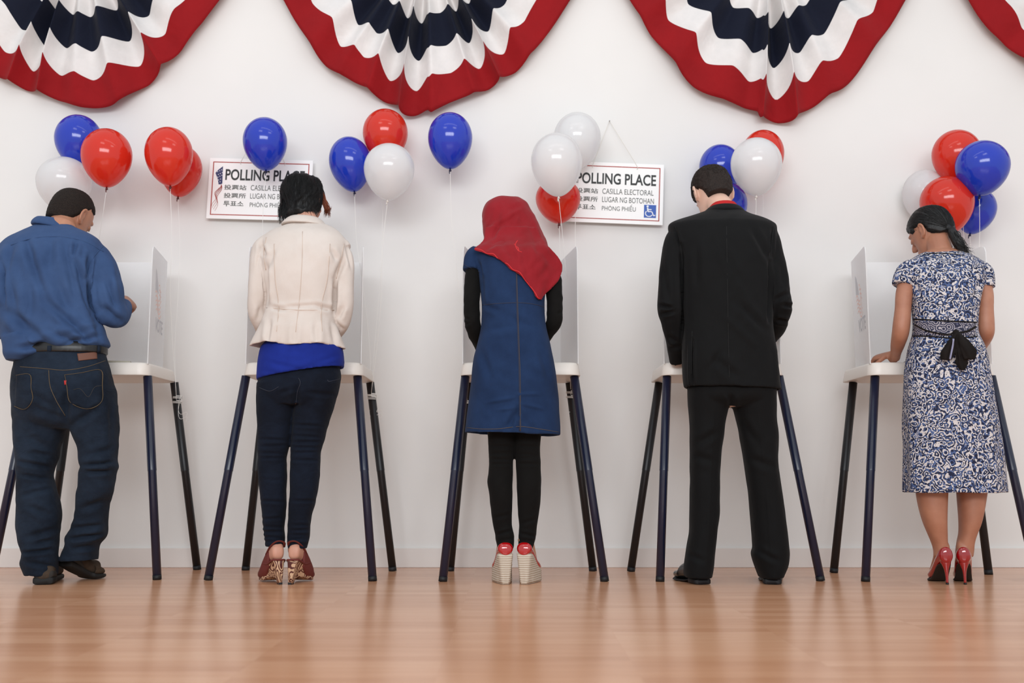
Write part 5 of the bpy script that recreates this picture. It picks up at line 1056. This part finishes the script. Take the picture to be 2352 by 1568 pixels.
# ============ person 5: woman in patterned dress
def person_five():
    t = person('woman with a black ponytail in a blue and white patterned dress and red high heels', 2182)
    tor = [(580, 2122, 2212, 4.46, .05), (586, 2108, 2226, 4.45, .065), (596, 2090, 2246, 4.44, .082), (610, 2078, 2260, 4.42, .095), (630, 2078, 2262, 4.40, .105), (660, 2090, 2253, 4.38, .11), (700, 2097, 2246, 4.36, .106), (735, 2100, 2242, 4.35, .102), (755, 2100, 2241, 4.348, .104), (772, 2098, 2245, 4.345, .112),
           (800, 2090, 2258, 4.34, .128), (850, 2083, 2268, 4.335, .138), (900, 2080, 2275, 4.33, .142), (960, 2079, 2286, 4.33, .145), (1020, 2080, 2296, 4.33, .148), (1080, 2080, 2303, 4.33, .15), (1130, 2080, 2308, 4.33, .152)]
    caps = [(2096, 610, 4.42, 18), (2082, 624, 4.40, 23), (2074, 642, 4.39, 23), (2072, 655, 4.385, 23)]
    capr = [(2244, 610, 4.42, 18), (2257, 624, 4.40, 23), (2262, 644, 4.39, 22), (2263, 660, 4.385, 22)]
    la = [(2098, 620, 4.42, 11), (2084, 640, 4.395, 16), (2077, 672, 4.38, 19), (2074, 710, 4.365, 18.5), (2071, 742, 4.36, 19.5), (2068, 765, 4.37, 19), (2062, 790, 4.42, 16), (2058, 808, 4.48, 12.5), (2056, 822, 4.53, 11)]
    ra = [(2242, 620, 4.42, 11), (2256, 640, 4.395, 15.5), (2263, 674, 4.38, 18), (2263, 710, 4.365, 18.5), (2264, 745, 4.36, 19.5), (2264, 765, 4.37, 18.5), (2258, 784, 4.43, 15), (2250, 798, 4.50, 12.5), (2242, 806, 4.55, 11)]
    def sk(rg, s, P):
        k = max(0, (s-.62)/.38); c = rg.mean(0); a = np.arctan2(rg[:, 1]-c[1], rg[:, 0]-c[0]); rg = rg.copy()
        q = 1+.03*k*np.cos(a*7+.4)+.012*k*np.cos(a*13); rg[:, :2] = c[:2]+(rg[:, :2]-c[:2])*q[:, None]; return rg
    # print: curling bead-like scrolls
    m, nt, b_ = nodes('scroll_print'); v0 = coords(nt)
    def cells(scale, off, freq):
        mp = N(nt, 'ShaderNodeMapping'); mp.inputs['Location'].default_value = off; nt.links.new(v0, mp.inputs['Vector'])
        nz = N(nt, 'ShaderNodeTexNoise', Scale=22.0, Detail=1.0); nt.links.new(mp.outputs[0], nz.inputs['Vector'])
        mixv = N(nt, 'ShaderNodeVectorMath', operation='MULTIPLY_ADD'); nt.links.new(nz.outputs['Color'], mixv.inputs[0]); mixv.inputs[1].default_value = (.055, .055, .055); nt.links.new(mp.outputs[0], mixv.inputs[2])
        vo = N(nt, 'ShaderNodeTexVoronoi', Scale=scale); nt.links.new(mixv.outputs[0], vo.inputs['Vector'])
        ml = N(nt, 'ShaderNodeMath', operation='MULTIPLY'); ml.inputs[1].default_value = freq; nt.links.new(vo.outputs['Distance'], ml.inputs[0])
        sn = N(nt, 'ShaderNodeMath', operation='SINE'); nt.links.new(ml.outputs[0], sn.inputs[0]); return sn.outputs[0]
    s1 = cells(36, (0, 0, 0), 17); s2 = cells(42, (3.1, 1.7, .4), 15)
    vb = N(nt, 'ShaderNodeTexVoronoi', Scale=170.0); nt.links.new(v0, vb.inputs['Vector'])
    add = N(nt, 'ShaderNodeMath', operation='MULTIPLY_ADD'); nt.links.new(vb.outputs['Distance'], add.inputs[0]); add.inputs[1].default_value = -2.0; nt.links.new(s1, add.inputs[2])
    r1 = ramp(nt, [(.0, lin((32, 40, 76))), (.50, lin((36, 46, 86)))]); r1.color_ramp.interpolation = 'LINEAR'
    mr2 = N(nt, 'ShaderNodeMapRange'); mr2.inputs['From Min'].default_value = .1; mr2.inputs['From Max'].default_value = .45; nt.links.new(s2, mr2.inputs['Value'])
    c1 = N(nt, 'ShaderNodeMix', data_type='RGBA'); nt.links.new(mr2.outputs[0], c1.inputs[0]); c1.inputs[6].default_value = lin((32, 37, 62)); c1.inputs[7].default_value = lin((76, 94, 136))
    mr1 = N(nt, 'ShaderNodeMapRange'); mr1.inputs['From Min'].default_value = -.8; mr1.inputs['From Max'].default_value = -.5; nt.links.new(add.outputs[0], mr1.inputs['Value'])
    c2 = N(nt, 'ShaderNodeMix', data_type='RGBA'); nt.links.new(mr1.outputs[0], c2.inputs[0]); nt.links.new(c1.outputs[2], c2.inputs[6]); c2.inputs[7].default_value = lin((208, 200, 198))
    nt.links.new(c2.outputs[2], b_.inputs['Base Color']); b_.inputs['Roughness'].default_value = .75; b_.inputs['Specular IOR Level'].default_value = .25; MD = m
    v, f = remesh([LR(tor, mod=sk, hem=True, seg=100), AR(caps), AR(capr)], .005, 2)
    CR = [(2100, 640, 2120, 700, 5, 4), (2250, 640, 2235, 700, 5, 4), (2130, 700, 2200, 720, 7, 2), (2120, 610, 2220, 620, 8, 2), (2095, 640, 2100, 665, 4, 5), (2250, 640, 2246, 670, 4, 5), (2200, 700, 2240, 690, 6, 3), (2110, 1000, 2115, 1130, 9, 3), (2250, 980, 2270, 1130, 9, 4), (2190, 1000, 2195, 1130, 10, 3), (2262, 860, 2290, 1120, 6, -3), (2110, 670, 2180, 690, 6, 2)]
    v = crease(v, f, CR, 1.0); v = wob(v, f, .001, (16, 10, 8), 51)
    dr = mk('patterned_dress', v, f, MD, t); bv = bvh(v, f)
    MK = fabric('black_crepe', (30, 25, 23), (22, 18, 17), 9, 900, .2, .85)
    m, nt, b_ = nodes('waistband_print'); v0 = coords(nt); vo = N(nt, 'ShaderNodeTexVoronoi', Scale=34.0); nt.links.new(v0, vo.inputs['Vector'])
    ml = N(nt, 'ShaderNodeMath', operation='MULTIPLY'); ml.inputs[1].default_value = 26; nt.links.new(vo.outputs['Distance'], ml.inputs[0]); sn = N(nt, 'ShaderNodeMath', operation='SINE'); nt.links.new(ml.outputs[0], sn.inputs[0])
    mr = N(nt, 'ShaderNodeMapRange'); mr.inputs['From Min'].default_value = -.4; mr.inputs['From Max'].default_value = .7; nt.links.new(sn.outputs[0], mr.inputs['Value'])
    r = ramp(nt, [(0, lin((34, 34, 56))), (.6, lin((92, 92, 122))), (1, lin((170, 160, 160)))]); nt.links.new(mr.outputs[0], r.inputs['Fac']); nt.links.new(r.outputs[0], b_.inputs['Base Color']); b_.inputs['Roughness'].default_value = .8
    put('waistband', patch(bv, (2102, 737), (2240, 741), (2240, 771), (2102, 771), None, .0025, 30, 8), m, dr)
    put('piping', strip(bv, [(2099, 733), (2140, 735), (2190, 738), (2242, 740)], .005, .0035), MK, dr)
    put('piping', strip(bv, [(2097, 772), (2140, 773), (2190, 777), (2244, 773)], .004, .003), MK, dr)
    put('neck_binding', strip(bv, [(2120, 585), (2150, 582), (2180, 583), (2214, 587)], .003, .002), MK, dr)
    # sash tied in a bow behind the waist
    Yb = lambda x, y, d: hit(bv, x, y, d)[0]
    tl = [Yb(2103, 745, .004), Yb(2125, 758, .006), Yb(2150, 766, .008), Yb(2175, 771, .012), Yb(2190, 770, .022)]
    tr_ = [Yb(2240, 750, .004), Yb(2225, 760, .006), Yb(2208, 766, .012), Yb(2192, 770, .022)]
    P = [tube(catmull(tl, 6), .006, 10, flat=.45), tube(catmull(tr_, 6), .006, 10, flat=.45), ellipsoid(Yb(2192, 770, .024), (.014, .012, .013), 10)]
    def lobe(pts, ws, th=.012):
        Q = catmull([list(Yb(x, y, d)) for x, y, d in pts], 6); W_ = np.interp(np.linspace(0, 1, len(Q)), np.linspace(0, 1, len(ws)), ws); rg = []
        for i, q in enumerate(Q):
            a = np.linspace(0, 2*np.pi, 20, endpoint=False); rg.append(np.stack([q[0]+W_[i]*np.cos(a), q[1]+th*np.sin(a)-.006*np.cos(3*a), np.full(20, q[2])], -1))
        return loft(rg)
    P += [lobe([(2192, 772, .024), (2184, 790, .03), (2175, 812, .03), (2172, 830, .024)], [.008, .020, .029, .022]),
          lobe([(2196, 772, .026), (2206, 790, .034), (2214, 810, .034), (2218, 828, .026)], [.008, .024, .036, .026]),
          lobe([(2196, 775, .02), (2200, 810, .026), (2204, 835, .022), (2206, 852, .018)], [.008, .020, .028, .012], .006)]
    v2, f2 = remesh(P, .0035, 2); v2 = crease(v2, f2, [(2190, 778, 2178, 830, 3, 4), (2198, 780, 2212, 835, 3, 4), (2196, 780, 2200, 840, 3, 4), (2205, 790, 2226, 830, 3, 3)], 1)
    sb = mk('sash_bow', v2, f2, MK, dr)
    bsb = bvh(v2, f2); put('blue_edge_band', strip(bsb, [(2190, 778), (2188, 795), (2184, 815), (2181, 830)], .007, .001), plain('sash_edge', (150, 150, 178), .8), sb)
    # head, arms, legs
    T, R = headM(at(2139, 537, 4.56), 33, 27, 2, .97)
    parts = head_parts(T, R, .97)
    parts.append(tube(catmull([at(2168, 606, 4.43), at(2160, 575, 4.475), T(np.array((0, -.02, -.03)))], 5), [.06]*3+[.052]*8, 18))
    up = [(574, 2132, 2198, 4.465, .045), (582, 2116, 2216, 4.455, .06), (596, 2096, 2240, 4.44, .078), (612, 2086, 2254, 4.42, .09)]
    parts += [LR(up, .97), LR(tor[5:-8], .8), AR(la), AR(ra)]
    ll = [(1000, 2100, 2180, 4.335, .08), (1090, 2104, 2176, 4.33, .07), (1135, 2107, 2174, 4.325, .064), (1170, 2114, 2172.5, 4.325, .062), (1200, 2123, 2172, 4.328, .058), (1225, 2133, 2173, 4.335, .05), (1245, 2141, 2174, 4.34, .043), (1262, 2146, 2175, 4.343, .039), (1278, 2146, 2178, 4.345, .037)]
    rl = [(1000, 2196, 2276, 4.335, .08), (1090, 2200, 2268, 4.33, .07), (1135, 2201, 2263, 4.325, .064), (1170, 2204, 2257, 4.325, .062), (1200, 2206, 2250, 4.328, .058), (1225, 2205, 2241, 4.335, .05), (1245, 2200, 2236, 4.34, .043), (1262, 2198, 2235, 4.343, .039), (1278, 2196, 2233, 4.345, .037)]
    parts += [LR([(900, 2100, 2262, 4.335, .11), (960, 2100, 2270, 4.335, .11), (1030, 2102, 2274, 4.335, .09)], .95), LR(ll), LR(rl)]
    wl = at(2056, 822, 4.53); parts.append(tube(np.array([wl, wl+[-.004, .03, .002]]), [.021, .021], 14))
    hw = wl+np.array([-.006, .035, .008]); hw[2] = BOOTH_TOP+.042; parts += hand(hw, (-.55, .55, -.10), (-.25, -.2, .9), -1, .86, .75)
    wr = at(2242, 806, 4.55); parts.append(tube(np.array([wr, at(2236, 812, 4.59)]), [.021, .021], 14)); parts += hand(at(2235, 813, 4.60), (-.5, .7, -.1), (0, 0, 1), -1, .86, .4)
    feet = []
    for sx, hx, tx in ((-1, 2176, 2150), (1, 2217, 2211)):
        Fr, L = shoe_frame(hx, 4.30, tx, 4.46); feet.append((Fr, L, sx)); hh = .100
        ft = dense([(.004, -.014, .014, hh+.004, hh+.05), (.02, -.024, .024, hh-.004, hh+.075), (.05, -.028, .028, hh-.02, hh+.075), (.09, -.031, .031, .04, .115), (L-.03, -.034, .034, .014, .062), (L+.01, -.026, .026, .012, .035)])
        parts.append(loft([sect(Fr, *r) for r in ft]))
        parts.append(ellipsoid(Fr(.055, sx*.020, hh+.045), (.016, .018, .018), 8))
    bvv, bff = remesh(parts, .0045, 2); b = mk('body', bvv, bff, skin('skin_warm', (166, 112, 88), (180, 126, 100)), t); eyes(T, .97, b)
    # hair pulled back to a low ponytail
    MH = hairmat('black_hair_smooth', (8, 8, 9), (22, 20, 20), .36, .45, (26, 26, 26))
    hv, hf = cap(T, lambda p: p[:, 2]-(.012-1.05*np.clip(-p[:, 1], -.02, .064))+np.where(p[:, 1] > .055, -.02, 0)+np.where((p[:, 1] > -.028) & (p[:, 1] < .03) & (p[:, 2] < .034), -.02, 0)+np.where((p[:, 1] > .03) & (p[:, 1] < .05) & (p[:, 2] > -.01), .015, 0)*(np.abs(p[:, 0]) > .045), .013, seg=110, noise=.0006, m=11, rows=HAIRR)
    kn = at(2183, 527, 4.455)
    h = mk('hair', hv, hf, MH, t)
    st = lambda r: (lambda a, q: np.array([.085*q*math.cos(a), .01+.10*q*math.sin(a), .12*math.sqrt(max(0, 1-q*q*.95))-.02*r.random()]))(r.uniform(0, 6.28), r.uniform(.05, 1)**.5)
    kl = np.array(R).T@(kn-T(np.zeros(3)))
    def flow(p, r): d = kl-p; return d/(np.linalg.norm(d)+1e-6)
    sv, sf = strands(hv, hf, T, R, 700, st, flow, .12, 8, .0011, .0022, 9, .08); mk('combed_strands', sv, sf, MH, h)
    rs = np.random.default_rng(6); pt = [tube(catmull([T(kl*.82) if False else at(2172, 520, 4.475), kn, at(2196, 548, 4.43), at(2210, 572, 4.415), at(2222, 588, 4.41)], 6), np.interp(np.linspace(0, 1, 25), [0, .2, .3, .6, 1], [.022, .013, .02, .026, .004]), 14, flat=.8)]
    for k in range(260):
        o1, o2, o3 = rs.normal(0, .006, 3), rs.normal(0, .009, 3), rs.normal(0, .010, 3); o3[0] += .0
        e_ = at(2205+rs.uniform(-8, 32), 578+rs.uniform(-18, 14), 4.41)
        if k % 3: e_ = at(2212+rs.uniform(0, 16), 580+rs.uniform(0, 12), 4.41)
        pt.append(tube(catmull([kn+o1*.6, at(2195, 545, 4.43)+o2, at(2207, 564, 4.416)+o3*1.1, e_+rs.normal(0, .004, 3)], 5), np.linspace(.0022, .0003, 16), 4))
    mk('ponytail', *join(pt), MH, h)
    mk('hair_tie', *tube(catmull([kn+[-.004, -.002, .004], kn+[.006, -.002, -.004]], 3), .0155, 14), plain('black_hair_tie', (8, 8, 8), .7), h)
    # red patent stilettos
    MP = plain('red_patent_heel', (150, 4, 12), .1, coat=1.0); MSO = plain('dark_sole', (26, 20, 18), .6)
    for Fr, L, sx in feet:
        hh = .098
        up = dense([(-.0165, -.003, .003, hh+.010, hh+.020), (-.0155, -.010, .010, hh+.0, hh+.034), (-.012, -.018, .018, hh-.009, hh+.046), (-.005, -.0255, .0255, hh-.014, hh+.054), (.012, -.0305, .0305, hh-.014, hh+.048), (.04, -.033, .033, hh-.026, hh+.022), (.075, -.034, .034, hh-.056, hh-.002), (.11, -.036, .036, .014, .072), (L-.02, -.038, .038, .006, .048), (L+.02, -.028, .028, .006, .034), (L+.05, -.008, .008, .008, .02)], 5)
        s_ = mk('shoe', *loft([sect(Fr, *r, n=2.1) for r in up]), MP, t)
        so = dense([(.012, -.022, .022, hh-.018, hh-.013), (.04, -.028, .028, hh-.032, hh-.024), (.075, -.031, .031, hh-.062, hh-.054), (.105, -.034, .034, .010, .022), (L-.02, -.0375, .0375, .0, .009), (L+.02, -.029, .029, .0, .008), (L+.052, -.009, .009, .004, .011)], 5)
        mk('sole', *loft([sect(Fr, *r, n=4) for r in so]), MSO, s_)
        hl = [(.012, hh+.010, .022, .022), (.010, hh-.008, .0215, .0215), (.006, hh-.022, .0155, .0155), (.003, hh-.040, .0092, .010), (.001, .035, .006, .007), (.001, .006, .0052, .006)]
        hl = dense(hl, 4); rg = []
        for u, z, a_, b2 in hl:
            th = np.linspace(0, 2*np.pi, 18, endpoint=False); rg.append(np.array([Fr(u+b2*math.sin(q), a_*math.cos(q), z) for q in th]))
        mk('stiletto_heel', *loft(rg), MP, s_)
        mk('heel_tip', *loft([np.array([Fr(.001+.0065*math.sin(q), .0062*math.cos(q), z) for q in np.linspace(0, 2*np.pi, 14, endpoint=False)]) for z in (0, .007)]), M_CAP, s_)
person_five()
